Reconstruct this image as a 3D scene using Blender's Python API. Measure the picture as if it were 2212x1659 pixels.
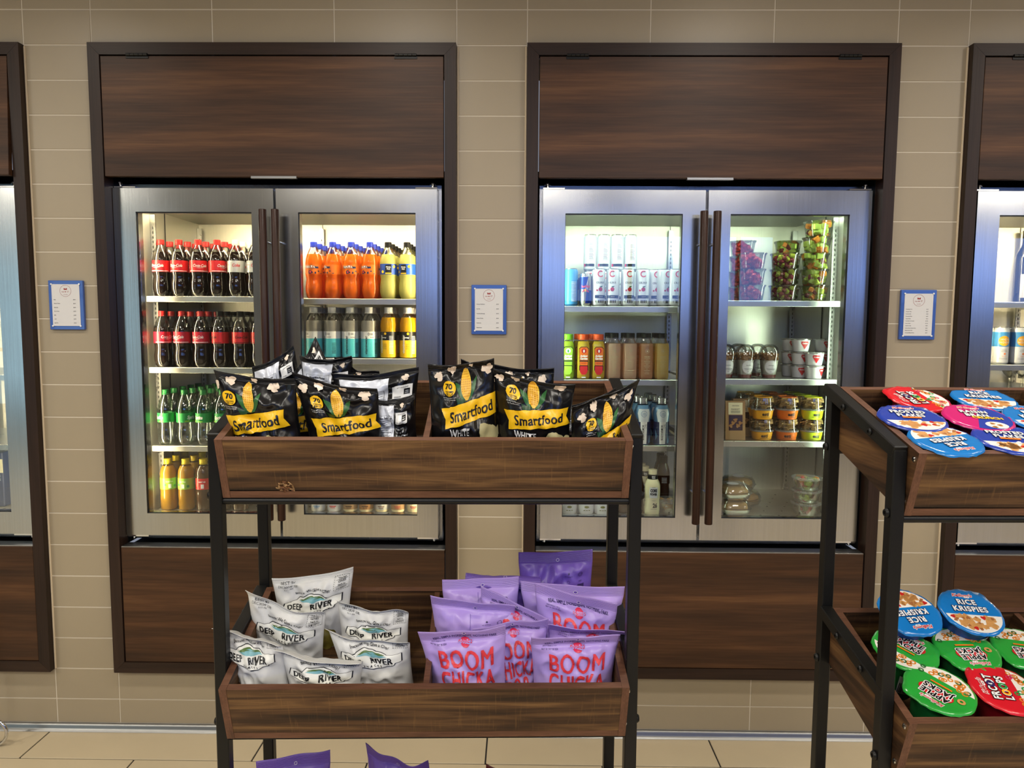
import bpy, bmesh, math, random
from mathutils import Vector, Matrix, noise
PI = math.pi
scene = bpy.context.scene
for o in list(bpy.data.objects): bpy.data.objects.remove(o)
COL = scene.collection

# ------------------------------------------------------------------ camera
FPX, CW, CH = 1534.0, 2212, 1659
PITCH, YAW, ROLL = .0851, -.0116, .0058
CAM = Vector((0, -2.8, 1.69))
FW = Vector((math.sin(YAW)*math.cos(PITCH), math.cos(YAW)*math.cos(PITCH), -math.sin(PITCH)))
_r = Vector((math.cos(YAW), -math.sin(YAW), 0)); _u = _r.cross(FW)
RT = _r*math.cos(ROLL)+_u*math.sin(ROLL); UP = _u*math.cos(ROLL)-_r*math.sin(ROLL)
cd = bpy.data.cameras.new('camera'); cam = bpy.data.objects.new('camera', cd); COL.objects.link(cam)
cd.sensor_width = 36; cd.lens = FPX*36/CW; cd.clip_start = .05
cam.matrix_world = Matrix((( RT.x, UP.x, -FW.x, CAM.x), (RT.y, UP.y, -FW.y, CAM.y), (RT.z, UP.z, -FW.z, CAM.z), (0, 0, 0, 1)))
scene.camera = cam
vs = scene.view_settings
scene.display_settings.display_device = 'sRGB'
vs.view_transform = 'Standard'; vs.look = 'None'; vs.gamma = 1; vs.use_curve_mapping = False
vs.exposure = 0.0
cy = scene.cycles
cy.max_bounces = 10; cy.diffuse_bounces = 4; cy.glossy_bounces = 4; cy.transmission_bounces = 6
cy.transparent_max_bounces = 24; cy.caustics_reflective = False; cy.caustics_refractive = False
cy.sample_clamp_indirect = 6; cy.use_denoising = True

# ------------------------------------------------------------------ world and lights
wd = bpy.data.worlds.new('world'); scene.world = wd; wd.use_nodes = True
wd.node_tree.nodes['Background'].inputs[0].default_value = (.75, .82, 1, 1)
wd.node_tree.nodes['Background'].inputs[1].default_value = .3
def area(loc, sx, sy, power, col, rot=(0, 0, 0), disk=False, name='ceiling_light', spread=PI):
    l = bpy.data.lights.new(name, 'AREA'); l.shape = 'DISK' if disk else 'RECTANGLE'
    l.size = sx
    if not disk: l.size_y = sy
    l.energy = power; l.color = col; l.spread = spread
    o = bpy.data.objects.new(name, l); o.location = loc; o.rotation_euler = rot; COL.objects.link(o); return o
WARM = (1, .93, .84)
CEIL = 3.3
ROW1 = [-3.9, -2.25, -.6, 1.0, 2.6, 4.2]
for x in ROW1: area((x, -1.25, CEIL-.02), .22, 0, 11.5, WARM, disk=True, spread=2.6)
for x in (-4.4, -1.4, 1.6, 4.6): area((x, -3.6, CEIL-.02), 1.2, .6, 52, (1, .94, .83))
for x in (-5, 0, 5): area((x, -4.75, CEIL-.02), 1.2, .5, 50, (1, .94, .82))

# ------------------------------------------------------------------ materials
def lin(c):
    f = lambda v: v/12.92 if v <= .04045 else ((v+.055)/1.055)**2.4
    return tuple(f(v/255) for v in c)+(1,)
M = {}
def mat(name, col, rough=.5, metal=0, emis=0, spec=.5, coat=0, var=0, bump=0, bscale=60, sub=0, trl=0, srgb=True):
    if name in M: return M[name]
    m = bpy.data.materials.new(name); m.use_nodes = True; M[name] = m
    nt = m.node_tree; b = nt.nodes['Principled BSDF']
    c = lin(col) if srgb else tuple(col)+(1,)
    b.inputs['Base Color'].default_value = c
    b.inputs['Roughness'].default_value = rough; b.inputs['Metallic'].default_value = metal
    b.inputs['Specular IOR Level'].default_value = spec; b.inputs['Coat Weight'].default_value = coat
    if emis: b.inputs['Emission Color'].default_value = c; b.inputs['Emission Strength'].default_value = emis
    if var or bump:
        tc = nt.nodes.new('ShaderNodeTexCoord'); n = nt.nodes.new('ShaderNodeTexNoise')
        n.inputs['Scale'].default_value = bscale; n.inputs['Detail'].default_value = 4
        nt.links.new(tc.outputs['Object'], n.inputs['Vector'])
        if var:
            mx = nt.nodes.new('ShaderNodeMix'); mx.data_type = 'RGBA'
            mx.inputs['A'].default_value = tuple(v*(1-var) for v in c[:3])+(1,)
            mx.inputs['B'].default_value = tuple(min(1, v*(1+var)) for v in c[:3])+(1,)
            nt.links.new(n.outputs['Fac'], mx.inputs['Factor']); nt.links.new(mx.outputs['Result'], b.inputs['Base Color'])
        if bump:
            bp = nt.nodes.new('ShaderNodeBump'); bp.inputs['Strength'].default_value = bump; bp.inputs['Distance'].default_value = .002
            nt.links.new(n.outputs['Fac'], bp.inputs['Height']); nt.links.new(bp.outputs['Normal'], b.inputs['Normal'])
    if trl:
        t = nt.nodes.new('ShaderNodeBsdfTranslucent'); t.inputs[0].default_value = c
        s = nt.nodes.new('ShaderNodeMixShader'); s.inputs[0].default_value = trl
        nt.links.new(b.outputs[0], s.inputs[1]); nt.links.new(t.outputs[0], s.inputs[2])
        nt.links.new(s.outputs[0], nt.nodes['Material Output'].inputs[0])
    return m
def clear(name, tint=(1, 1, 1), fac=.12, rough=.03, milk=0):
    """thin clear sheet: see-through, tinted, with mirror reflections that rise towards grazing angles"""
    m = bpy.data.materials.new(name); m.use_nodes = True; M[name] = m
    nt = m.node_tree; nt.nodes.remove(nt.nodes['Principled BSDF'])
    tr = nt.nodes.new('ShaderNodeBsdfTransparent'); tr.inputs[0].default_value = tuple(tint)+(1,)
    gl = nt.nodes.new('ShaderNodeBsdfGlossy'); gl.inputs['Roughness'].default_value = rough
    lw = nt.nodes.new('ShaderNodeLayerWeight'); lw.inputs[0].default_value = .35
    mp = nt.nodes.new('ShaderNodeMapRange'); mp.inputs['To Min'].default_value = fac; mp.inputs['To Max'].default_value = .75
    nt.links.new(lw.outputs['Fresnel'], mp.inputs['Value'])
    s = nt.nodes.new('ShaderNodeMixShader'); nt.links.new(mp.outputs[0], s.inputs[0])
    nt.links.new(tr.outputs[0], s.inputs[1]); nt.links.new(gl.outputs[0], s.inputs[2]); out = s
    if milk:
        d = nt.nodes.new('ShaderNodeBsdfDiffuse'); d.inputs[0].default_value = (.9, .92, .9, 1)
        s2 = nt.nodes.new('ShaderNodeMixShader'); s2.inputs[0].default_value = milk
        nt.links.new(s.outputs[0], s2.inputs[1]); nt.links.new(d.outputs[0], s2.inputs[2]); out = s2
    nt.links.new(out.outputs[0], nt.nodes['Material Output'].inputs[0]); return m
def wood(name, cols, zscale=16, xscale=1.2, axis='x', rough=.5, spec=.3, scratch=0, warp=.25, pos=(.25, .45, .6, .78)):
    m = bpy.data.materials.new(name); m.use_nodes = True; M[name] = m
    nt = m.node_tree; N = nt.nodes; K = nt.links; b = N['Principled BSDF']; b.inputs['Roughness'].default_value = rough; b.inputs['Specular IOR Level'].default_value = spec
    tc = N.new('ShaderNodeTexCoord'); mp = N.new('ShaderNodeMapping'); K.new(tc.outputs['Object'], mp.inputs[0])
    sc = {'x': (xscale, zscale, zscale), 'y': (zscale, xscale, zscale), 'z': (zscale, zscale, xscale)}[axis]
    mp.inputs['Scale'].default_value = sc
    n1 = N.new('ShaderNodeTexNoise'); n1.inputs['Scale'].default_value = 1; n1.inputs['Detail'].default_value = 5; n1.inputs['Distortion'].default_value = warp
    K.new(mp.outputs[0], n1.inputs['Vector'])
    r = N.new('ShaderNodeValToRGB'); K.new(n1.outputs['Fac'], r.inputs[0])
    el = r.color_ramp.elements
    while len(el) < len(cols): el.new(.5)
    for e, p, c in zip(el, pos, cols): e.position = p; e.color = lin(c)
    mp2 = N.new('ShaderNodeMapping'); K.new(tc.outputs['Object'], mp2.inputs[0])
    mp2.inputs['Scale'].default_value = tuple(v*(9 if v == zscale else 5) for v in sc)
    n2 = N.new('ShaderNodeTexNoise'); n2.inputs['Scale'].default_value = 1; n2.inputs['Detail'].default_value = 3
    K.new(mp2.outputs[0], n2.inputs['Vector'])
    r2 = N.new('ShaderNodeValToRGB'); K.new(n2.outputs['Fac'], r2.inputs[0])
    r2.color_ramp.elements[0].position = .32; r2.color_ramp.elements[0].color = (.7, .68, .66, 1)
    r2.color_ramp.elements[1].position = .68; r2.color_ramp.elements[1].color = (1.0, 1.0, 1.0, 1)
    mx = N.new('ShaderNodeMix'); mx.data_type = 'RGBA'; mx.blend_type = 'MULTIPLY'; mx.inputs['Factor'].default_value = 1
    K.new(r.outputs[0], mx.inputs['A']); K.new(r2.outputs[0], mx.inputs['B'])
    res = mx
    if scratch:
        mp3 = N.new('ShaderNodeMapping'); K.new(tc.outputs['Object'], mp3.inputs[0])
        mp3.inputs['Scale'].default_value = tuple(320 if v == xscale else 22 for v in sc)
        n3 = N.new('ShaderNodeTexNoise'); n3.inputs['Scale'].default_value = 1; K.new(mp3.outputs[0], n3.inputs['Vector'])
        r3 = N.new('ShaderNodeValToRGB'); K.new(n3.outputs['Fac'], r3.inputs[0])
        r3.color_ramp.elements[0].position = .6; r3.color_ramp.elements[1].position = .75
        mul = N.new('ShaderNodeMath'); mul.operation = 'MULTIPLY'; mul.inputs[1].default_value = scratch; K.new(r3.outputs[0], mul.inputs[0])
        m2 = N.new('ShaderNodeMix'); m2.data_type = 'RGBA'; K.new(mul.outputs[0], m2.inputs['Factor'])
        K.new(mx.outputs['Result'], m2.inputs['A']); m2.inputs['B'].default_value = lin((150, 112, 66)); res = m2
    K.new(res.outputs['Result'], b.inputs['Base Color'])
    bp = N.new('ShaderNodeBump'); bp.inputs['Strength'].default_value = .25; bp.inputs['Distance'].default_value = .001
    K.new(n2.outputs['Fac'], bp.inputs['Height']); K.new(bp.outputs[0], b.inputs['Normal'])
    return m
def steel(name, col, rough, axis='z', streak=.25, metal=1.0, bump=.15):
    m = bpy.data.materials.new(name); m.use_nodes = True; M[name] = m
    nt = m.node_tree; N = nt.nodes; K = nt.links; b = N['Principled BSDF']
    b.inputs['Metallic'].default_value = metal
    tc = N.new('ShaderNodeTexCoord'); mp = N.new('ShaderNodeMapping'); K.new(tc.outputs['Object'], mp.inputs[0])
    mp.inputs['Scale'].default_value = {'z': (160, 160, 2.2), 'x': (2.2, 160, 160)}[axis]
    n = N.new('ShaderNodeTexNoise'); n.inputs['Scale'].default_value = 1; n.inputs['Detail'].default_value = 3; K.new(mp.outputs[0], n.inputs['Vector'])
    mx = N.new('ShaderNodeMix'); mx.data_type = 'RGBA'; c = lin(col)
    mx.inputs['A'].default_value = tuple(v*(1-streak) for v in c[:3])+(1,); mx.inputs['B'].default_value = tuple(min(1, v*(1+streak)) for v in c[:3])+(1,)
    K.new(n.outputs['Fac'], mx.inputs['Factor']); K.new(mx.outputs['Result'], b.inputs['Base Color'])
    n4 = N.new('ShaderNodeTexNoise'); n4.inputs['Scale'].default_value = 3.5; n4.inputs['Detail'].default_value = 4; K.new(tc.outputs['Object'], n4.inputs['Vector'])
    mr = N.new('ShaderNodeMapRange'); mr.inputs['To Min'].default_value = rough*.75; mr.inputs['To Max'].default_value = rough*1.35
    K.new(n4.outputs['Fac'], mr.inputs['Value']); K.new(mr.outputs[0], b.inputs['Roughness'])
    bp = N.new('ShaderNodeBump'); bp.inputs['Strength'].default_value = bump; bp.inputs['Distance'].default_value = .0006
    K.new(n.outputs['Fac'], bp.inputs['Height']); K.new(bp.outputs[0], b.inputs['Normal'])
    return m
def film(name, col, rough=.3, v0=.93, freq=420, col2=None, spec=.5, crimp=.5, metal=0):
    """printed plastic film: smooth face, ribbed heat seal at both ends (uv.y above v0 / below 1-v0), optional second tone low down"""
    m = bpy.data.materials.new(name); m.use_nodes = True; M[name] = m
    nt = m.node_tree; N = nt.nodes; K = nt.links; b = N['Principled BSDF']
    b.inputs['Roughness'].default_value = rough; b.inputs['Specular IOR Level'].default_value = spec; b.inputs['Metallic'].default_value = metal
    uv = N.new('ShaderNodeUVMap'); sp = N.new('ShaderNodeSeparateXYZ'); K.new(uv.outputs[0], sp.inputs[0])
    c = lin(col); b.inputs['Base Color'].default_value = c
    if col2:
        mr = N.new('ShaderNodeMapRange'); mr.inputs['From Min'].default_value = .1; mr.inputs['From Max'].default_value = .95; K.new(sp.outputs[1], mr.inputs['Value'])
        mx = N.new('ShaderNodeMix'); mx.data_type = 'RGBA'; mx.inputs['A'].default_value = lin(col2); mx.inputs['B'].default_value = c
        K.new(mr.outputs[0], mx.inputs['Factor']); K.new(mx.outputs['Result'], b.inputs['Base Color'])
    s = N.new('ShaderNodeMath'); s.operation = 'MULTIPLY'; s.inputs[1].default_value = freq; K.new(sp.outputs[1], s.inputs[0])
    sn = N.new('ShaderNodeMath'); sn.operation = 'SINE'; K.new(s.outputs[0], sn.inputs[0])
    g = N.new('ShaderNodeMath'); g.operation = 'GREATER_THAN'; g.inputs[1].default_value = v0; K.new(sp.outputs[1], g.inputs[0])
    ml = N.new('ShaderNodeMath'); ml.operation = 'MULTIPLY'; K.new(sn.outputs[0], ml.inputs[0]); K.new(g.outputs[0], ml.inputs[1])
    n = N.new('ShaderNodeTexNoise'); n.inputs['Scale'].default_value = 35; n.inputs['Detail'].default_value = 3
    tc = N.new('ShaderNodeTexCoord'); K.new(tc.outputs['Object'], n.inputs['Vector'])
    ad = N.new('ShaderNodeMath'); ad.operation = 'MULTIPLY_ADD'; ad.inputs[1].default_value = crimp; K.new(ml.outputs[0], ad.inputs[0]); K.new(n.outputs['Fac'], ad.inputs[2])
    bp = N.new('ShaderNodeBump'); bp.inputs['Strength'].default_value = .45; bp.inputs['Distance'].default_value = .0015
    K.new(ad.outputs[0], bp.inputs['Height']); K.new(bp.outputs[0], b.inputs['Normal'])
    return m

wood('walnut_panel', [(52, 34, 22), (72, 47, 29), (88, 58, 36), (112, 77, 48)], zscale=17, xscale=1.1, rough=.42)
wood('walnut_rail_h', [(36, 23, 16), (44, 29, 21), (50, 33, 24), (58, 40, 29)], zscale=20, xscale=1.0, rough=.4)
wood('walnut_rail_v', [(36, 23, 16), (44, 29, 21), (50, 33, 24), (58, 40, 29)], zscale=20, xscale=1.0, axis='z', rough=.4)
wood('rustic_board', [(38, 26, 18), (72, 49, 31), (98, 70, 44), (130, 97, 60)], zscale=52, xscale=3.2, rough=.55, scratch=.16, warp=.8, pos=(.3, .44, .56, .7))
wood('rustic_side', [(44, 30, 21), (74, 51, 33), (100, 71, 45), (122, 90, 56)], zscale=34, xscale=3, axis='y', rough=.55, warp=.5, pos=(.3, .44, .56, .7))
wood('edge_band', [(82, 54, 40), (100, 67, 50), (110, 75, 56), (124, 86, 65)], zscale=60, xscale=8, rough=.5)
wood('edge_band_v', [(82, 54, 40), (100, 67, 50), (110, 75, 56), (124, 86, 65)], zscale=60, xscale=8, axis='z', rough=.5)
wood('handle_wood', [(38, 20, 14), (50, 27, 19), (58, 32, 22), (70, 40, 28)], zscale=90, xscale=3, axis='z', rough=.35)
steel('door_steel', (184, 184, 182), .2, streak=.12)
steel('case_steel', (165, 165, 165), .25, streak=.1)
steel('liner_steel', (214, 212, 200), .34, streak=.08, metal=.75)
steel('shelf_steel', (206, 206, 200), .28, axis='x', streak=.08)
clear('door_glass', (.98, .99, .985), .022, .01)
clear('clear_plastic', (.97, .98, .97), .1, .06)
clear('green_tint_plastic', (.9, .98, .92), .12, .05)
clear('tub_plastic', (.96, .98, .97), .08, .08, milk=.03)
clear('frosted_lid', (.97, .98, .98), .15, .12, milk=.2)
clear('clear_water', (.93, .97, .94), .13, .06)
mat('wall_tile', (162, 149, 125), .38, var=.03, bscale=6, bump=.04); mat('grout', (212, 203, 184), .8); mat('caulk', (218, 200, 170), .6)
mat('floor_tile', (200, 184, 152), .3, var=.08, bscale=5); mat('dark_grout', (38, 36, 34), .8)
mat('plaster', (124, 119, 110), .8); mat('ceiling_paint', (150, 146, 138), .8)
mat('trim_metal', (150, 150, 148), .38, 1); mat('chrome', (215, 215, 215), .1, 1); mat('black_gap', (8, 8, 9), .6)
mat('black_metal', (16, 16, 16), .4, 0, spec=.3, bump=.05, bscale=900); mat('black_plastic', (18, 18, 19), .4); mat('niche_black', (10, 10, 11), .5)
mat('red_cap', (196, 34, 34), .35, trl=.15); mat('blue_cap', (40, 62, 190), .35, trl=.15); mat('black_cap', (14, 14, 16), .5, spec=.15); mat('white_cap', (222, 222, 216), .4, trl=.2)
mat('green_cap', (34, 130, 62), .35, trl=.2); mat('yellow_cap', (226, 200, 30), .35, trl=.2); mat('orange_cap', (238, 92, 36), .4, trl=.2); mat('lime_cap', (132, 214, 40), .4, trl=.2)
mat('cola', (20, 9, 7), .06, coat=.6); mat('orange_soda', (255, 128, 34), .08, trl=.45); mat('lemonade', (226, 222, 130), .08, trl=.5)
mat('yellow_water', (236, 184, 30), .08, trl=.5); mat('grey_water', (196, 192, 176), .1, trl=.5); mat('amber_tea', (176, 132, 34), .08, trl=.4); mat('dark_tea', (66, 42, 22), .08)
mat('peach_juice', (252, 224, 196), .1, trl=.7); mat('gold_juice', (246, 218, 150), .1, trl=.65); mat('brown_juice', (222, 174, 134), .1, trl=.6); mat('yellow_juice', (236, 206, 70), .1, trl=.5); mat('green_juice', (176, 204, 60), .1, trl=.5)
mat('white', (240, 240, 238), .4); mat('black', (14, 14, 16), .35); mat('ink', (24, 26, 38), .4); mat('red', (206, 34, 40), .35); mat('cherry', (190, 26, 50), .35); mat('silver_label', (206, 208, 206), .3, .2)
mat('yellow', (246, 196, 28), .35); mat('blue', (34, 84, 180), .35); mat('teal', (86, 202, 214), .35); mat('green', (42, 150, 74), .35); mat('lime', (150, 204, 60), .35); mat('orange', (240, 120, 30), .35)
mat('band_yellow', (252, 200, 30), .3); mat('corn_yellow', (242, 194, 66), .35); mat('corn_kernel', (214, 150, 44), .35); mat('leaf_green', (44, 100, 50), .35); mat('leaf_dark', (26, 68, 34), .35)
mat('popcorn', (226, 208, 188), .4, var=.15, bscale=90); mat('popcorn_olive', (186, 176, 128), .4, var=.25, bscale=50)
mat('boom_pink', (214, 40, 84), .35); mat('boom_red', (224, 60, 70), .35); mat('purple_ink', (52, 36, 96), .4)
mat('river_teal', (120, 176, 186), .4, var=.15, bscale=60); mat('hill_green', (86, 116, 58), .4); mat('chip_olive', (122, 112, 46), .4, var=.3, bscale=60); mat('potato_brown', (120, 78, 48), .5, var=.3, bscale=60); mat('shield_white', (232, 232, 226), .35)
mat('teal_pale', (150, 206, 210), .35); mat('can_white', (222, 226, 230), .3, .15, spec=.6); mat('can_silver', (196, 198, 200), .25, .9); mat('sky_blue', (70, 150, 214), .35); mat('sun_orange', (250, 178, 40), .35)
mat('bull_blue', (24, 56, 150), .25, .5); mat('foil', (200, 200, 198), .25, .8); mat('cream', (238, 228, 186), .4); mat('navy', (26, 40, 84), .35); mat('mist_blue', (96, 140, 178), .35)
mat('strawberry', (206, 44, 40), .3, var=.3, bscale=80, trl=.15); mat('melon_orange', (240, 150, 50), .35, trl=.25); mat('melon_green', (196, 218, 96), .35, trl=.3); mat('grape_green', (186, 194, 70), .25, trl=.3); mat('grape_red', (130, 44, 52), .25, trl=.15); mat('blueberry', (40, 42, 70), .4)
mat('yogurt', (238, 234, 218), .4); mat('granola', (170, 120, 66), .7, var=.4, bscale=200); mat('berry_jam', (160, 20, 36), .2); mat('cracker', (214, 176, 112), .7, var=.2, bscale=60); mat('kraft', (168, 132, 88), .75); mat('bread', (206, 160, 92), .7, var=.25, bscale=40)
mat('tomato', (186, 52, 30), .3, var=.3, bscale=60); mat('olive', (128, 130, 60), .35, var=.2, bscale=60); mat('brown_bottle', (62, 34, 24), .2); mat('wine_glass_dark', (18, 20, 18), .06, coat=.5)
mat('sign_blue', (58, 92, 170), .25, coat=.5); mat('paper', (214, 214, 214), .6); mat('sign_red', (150, 40, 40), .5); mat('pin_clear', (230, 234, 236), .15)
mat('cereal_red', (214, 30, 44), .25, coat=.3, bump=.5, bscale=40); mat('cereal_blue', (24, 122, 200), .22, coat=.3, bump=.5, bscale=40); mat('cereal_navy', (40, 66, 168), .22, coat=.3, bump=.5, bscale=40); mat('cereal_green', (44, 164, 60), .22, coat=.4, bump=.6, bscale=40)
mat('cereal_pink', (206, 30, 116), .25, coat=.3); mat('cup_green', (22, 104, 50), .35); mat('cup_maroon', (84, 16, 36), .35); mat('cup_navy', (28, 42, 110), .35); mat('cup_red', (130, 16, 30), .35); mat('cup_blue', (16, 78, 160), .35)
mat('flake', (206, 150, 86), .5, var=.35, bscale=160); mat('flake_dark', (160, 100, 54), .5, var=.3, bscale=160); mat('milk', (238, 232, 222), .4); mat('rim_white', (226, 224, 218), .4)
film('bag_black', (15, 15, 18), rough=.27, v0=.93, freq=420); film('bag_silver', (214, 219, 230), rough=.32, v0=.93, freq=420, metal=.1)
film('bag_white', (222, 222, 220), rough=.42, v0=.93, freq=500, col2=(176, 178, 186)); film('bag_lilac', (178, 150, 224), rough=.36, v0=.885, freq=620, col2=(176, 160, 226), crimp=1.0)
film('bag_violet', (112, 84, 178), rough=.36, v0=.885, freq=620, crimp=1.0); film('bag_maroon', (96, 30, 30), rough=.36)
mat('led_warm', (255, 236, 190), .5, emis=112); mat('led_warm_side', (255, 236, 190), .5, emis=95); mat('led_cool_side', (232, 255, 226), .5, emis=56); mat('led_cool', (232, 255, 226), .5, emis=66); mat('downlight', (255, 236, 205), .5, emis=12); mat('window_day', (130, 168, 255), .5, emis=2.8); mat('window_bright', (178, 216, 236), .5, emis=1.9)

# ------------------------------------------------------------------ mesh helpers
def tag(o, label=None, cat=None, group=None, kind=None):
    if label: o['label'] = label
    if cat: o['category'] = cat
    if group: o['group'] = group
    if kind: o['kind'] = kind
    return o
class MB:
    def __init__(s): s.v = []; s.f = []; s.m = []; s.uv = None
    def add(s, V, F, mi=0, X=None):
        n = len(s.v); s.v += [Vector(X @ Vector(p)) if X else Vector(p) for p in V]
        s.f += [tuple(i+n for i in f) for f in F]; s.m += [mi]*len(F); return s
    def box(s, x0, x1, y0, y1, z0, z1, mi=0, X=None):
        V = [(x, y, z) for z in (z0, z1) for y in (y0, y1) for x in (x0, x1)]
        return s.add(V, [(0, 2, 3, 1), (4, 5, 7, 6), (0, 1, 5, 4), (2, 6, 7, 3), (0, 4, 6, 2), (1, 3, 7, 5)], mi, X)
    def bbox(s, x0, x1, y0, y1, z0, z1, b=.001, mi=0, X=None):
        """box with small 45 degree bevels"""
        V = []; F = []
        ax = [(x0, x1), (y0, y1), (z0, z1)]
        idx = {}
        for sx in (0, 1):
            for sy in (0, 1):
                for sz in (0, 1):
                    c = [ax[0][sx], ax[1][sy], ax[2][sz]]; d = [b if t == 0 else -b for t in (sx, sy, sz)]
                    for k in range(3):
                        p = [c[j]+(d[j] if j != k else 0) for j in range(3)]
                        idx[(sx, sy, sz, k)] = len(V); V.append(p)
        for k in range(3):
            a, c = [j for j in range(3) if j != k]
            for e in (0, 1):
                q = []
                for (u, w) in ((0, 0), (1, 0), (1, 1), (0, 1)):
                    t = [0, 0, 0]; t[k] = e; t[a] = u; t[c] = w; q.append(idx[tuple(t)+(k,)])
                F.append(tuple(q))
        for k in range(3):
            a, c = [j for j in range(3) if j != k]
            for u in (0, 1):
                for w in (0, 1):
                    t0 = [0, 0, 0]; t0[a] = u; t0[c] = w; t1 = list(t0); t1[k] = 1
                    F.append((idx[tuple(t0)+(a,)], idx[tuple(t1)+(a,)], idx[tuple(t1)+(c,)], idx[tuple(t0)+(c,)]))
        for sx in (0, 1):
            for sy in (0, 1):
                for sz in (0, 1): F.append(tuple(idx[(sx, sy, sz, k)] for k in range(3)))
        return s.add(V, F, mi, X)
    def lathe(s, prof, seg=24, mi=0, X=None, sq=0, lobes=0, mif=None, cap=True):
        V = []; F = []; n = len(prof)
        for (r, z) in prof:
            for k in range(seg):
                a = 2*PI*k/seg; rr = r
                if sq: c, t = abs(math.cos(a)), abs(math.sin(a)); rr = r*(1+sq*(1/max(c, t)-1)) if max(c, t) else r
                if lobes and z < .022: rr = r*(1-.09*(1-z/.022)*(.5+.5*math.cos(5*a)))
                V.append((rr*math.cos(a), rr*math.sin(a), z))
        mis = []
        for i in range(n-1):
            for k in range(seg):
                F.append((i*seg+k, i*seg+(k+1) % seg, (i+1)*seg+(k+1) % seg, (i+1)*seg+k)); mis.append(mif((prof[i][1]+prof[i+1][1])/2) if mif else mi)
        if cap:
            F.append(tuple(range(seg-1, -1, -1))); mis.append(mif(prof[0][1]) if mif else mi)
            F.append(tuple((n-1)*seg+k for k in range(seg))); mis.append(mif(prof[-1][1]) if mif else mi)
        m0 = len(s.m); s.add(V, F, mi, X); s.m[m0:] = mis; return s
    def tube(s, pts, r, seg=10, mi=0):
        pts = [Vector(p) for p in pts]; V = []; F = []; n = len(pts); ref = None
        for i, p in enumerate(pts):
            d = (pts[min(i+1, n-1)]-pts[max(i-1, 0)]).normalized()
            if ref is None: ref = d.orthogonal().normalized()
            a = (ref-d*ref.dot(d)).normalized(); ref = a; b = d.cross(a)
            for k in range(seg):
                t = 2*PI*k/seg; V.append(p+a*(r*math.cos(t))+b*(r*math.sin(t)))
        for i in range(n-1):
            for k in range(seg): F.append((i*seg+k, i*seg+(k+1) % seg, (i+1)*seg+(k+1) % seg, (i+1)*seg+k))
        F.append(tuple(range(seg))); F.append(tuple((n-1)*seg+k for k in range(seg)))
        return s.add(V, F, mi)
    def prism(s, pts, y0, y1, mi=0, X=None):
        """polygon in x,z swept from y0 to y1"""
        n = len(pts); V = [(x, y0, z) for x, z in pts]+[(x, y1, z) for x, z in pts]
        F = [tuple(range(n)), tuple(range(2*n-1, n-1, -1))]+[(i, i+n, (i+1) % n+n, (i+1) % n) for i in range(n)]
        return s.add(V, F, mi, X)
    def mesh(s, name, mats, org=(0, 0, 0), smooth=False, fix=True):
        me = bpy.data.meshes.new(name); o = Vector(org)
        me.from_pydata([tuple(p-o) for p in s.v], [], s.f)
        for m in (mats if isinstance(mats, (list, tuple)) else [mats]): me.materials.append(M[m])
        me.polygons.foreach_set('material_index', s.m)
        if fix:
            bm = bmesh.new(); bm.from_mesh(me); bmesh.ops.recalc_face_normals(bm, faces=bm.faces); bm.to_mesh(me); bm.free()
        if smooth:
            me.polygons.foreach_set('use_smooth', [True]*len(me.polygons))
            if smooth != 'all':
                try: me.set_sharp_from_angle(angle=.6)
                except Exception: pass
        me.update(); return me
    def build(s, name, mats, parent=None, org=(0, 0, 0), smooth=False, fix=True, loc=None):
        me = s.mesh(name, mats, org, smooth, fix); o = bpy.data.objects.new(name, me); COL.objects.link(o)
        if parent is not None: o.parent = parent
        o.location = loc if loc is not None else ((0, 0, 0) if parent is not None else org)
        return o
def empty(name, loc, label, cat, group=None, rz=0):
    o = bpy.data.objects.new(name, None); COL.objects.link(o); o.location = loc; o.rotation_euler = (0, 0, rz); o.empty_display_size = .02
    return tag(o, label, cat, group)
def link_mesh(name, me, parent, loc=(0, 0, 0), rz=0):
    o = bpy.data.objects.new(name, me); COL.objects.link(o); o.parent = parent; o.location = loc; o.rotation_euler = (0, 0, rz); return o
def copy_tree(o, parent=None, skip=()):
    c = o.copy(); COL.objects.link(c)
    c.parent = parent; c.matrix_parent_inverse.identity()
    for ch in list(o.children):
        if ch.name.split('.')[0] in skip: continue
        copy_tree(ch, c, skip)
    return c
def ray(px, py): return FW+RT*((px-CW/2)/FPX)-UP*((py-CH/2)/FPX)
def at(px, py, Y):
    """the point of the vertical plane y = Y that shows at that place of the photograph"""
    r = ray(px, py); return CAM+r*((Y-CAM.y)/r.y)

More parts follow.
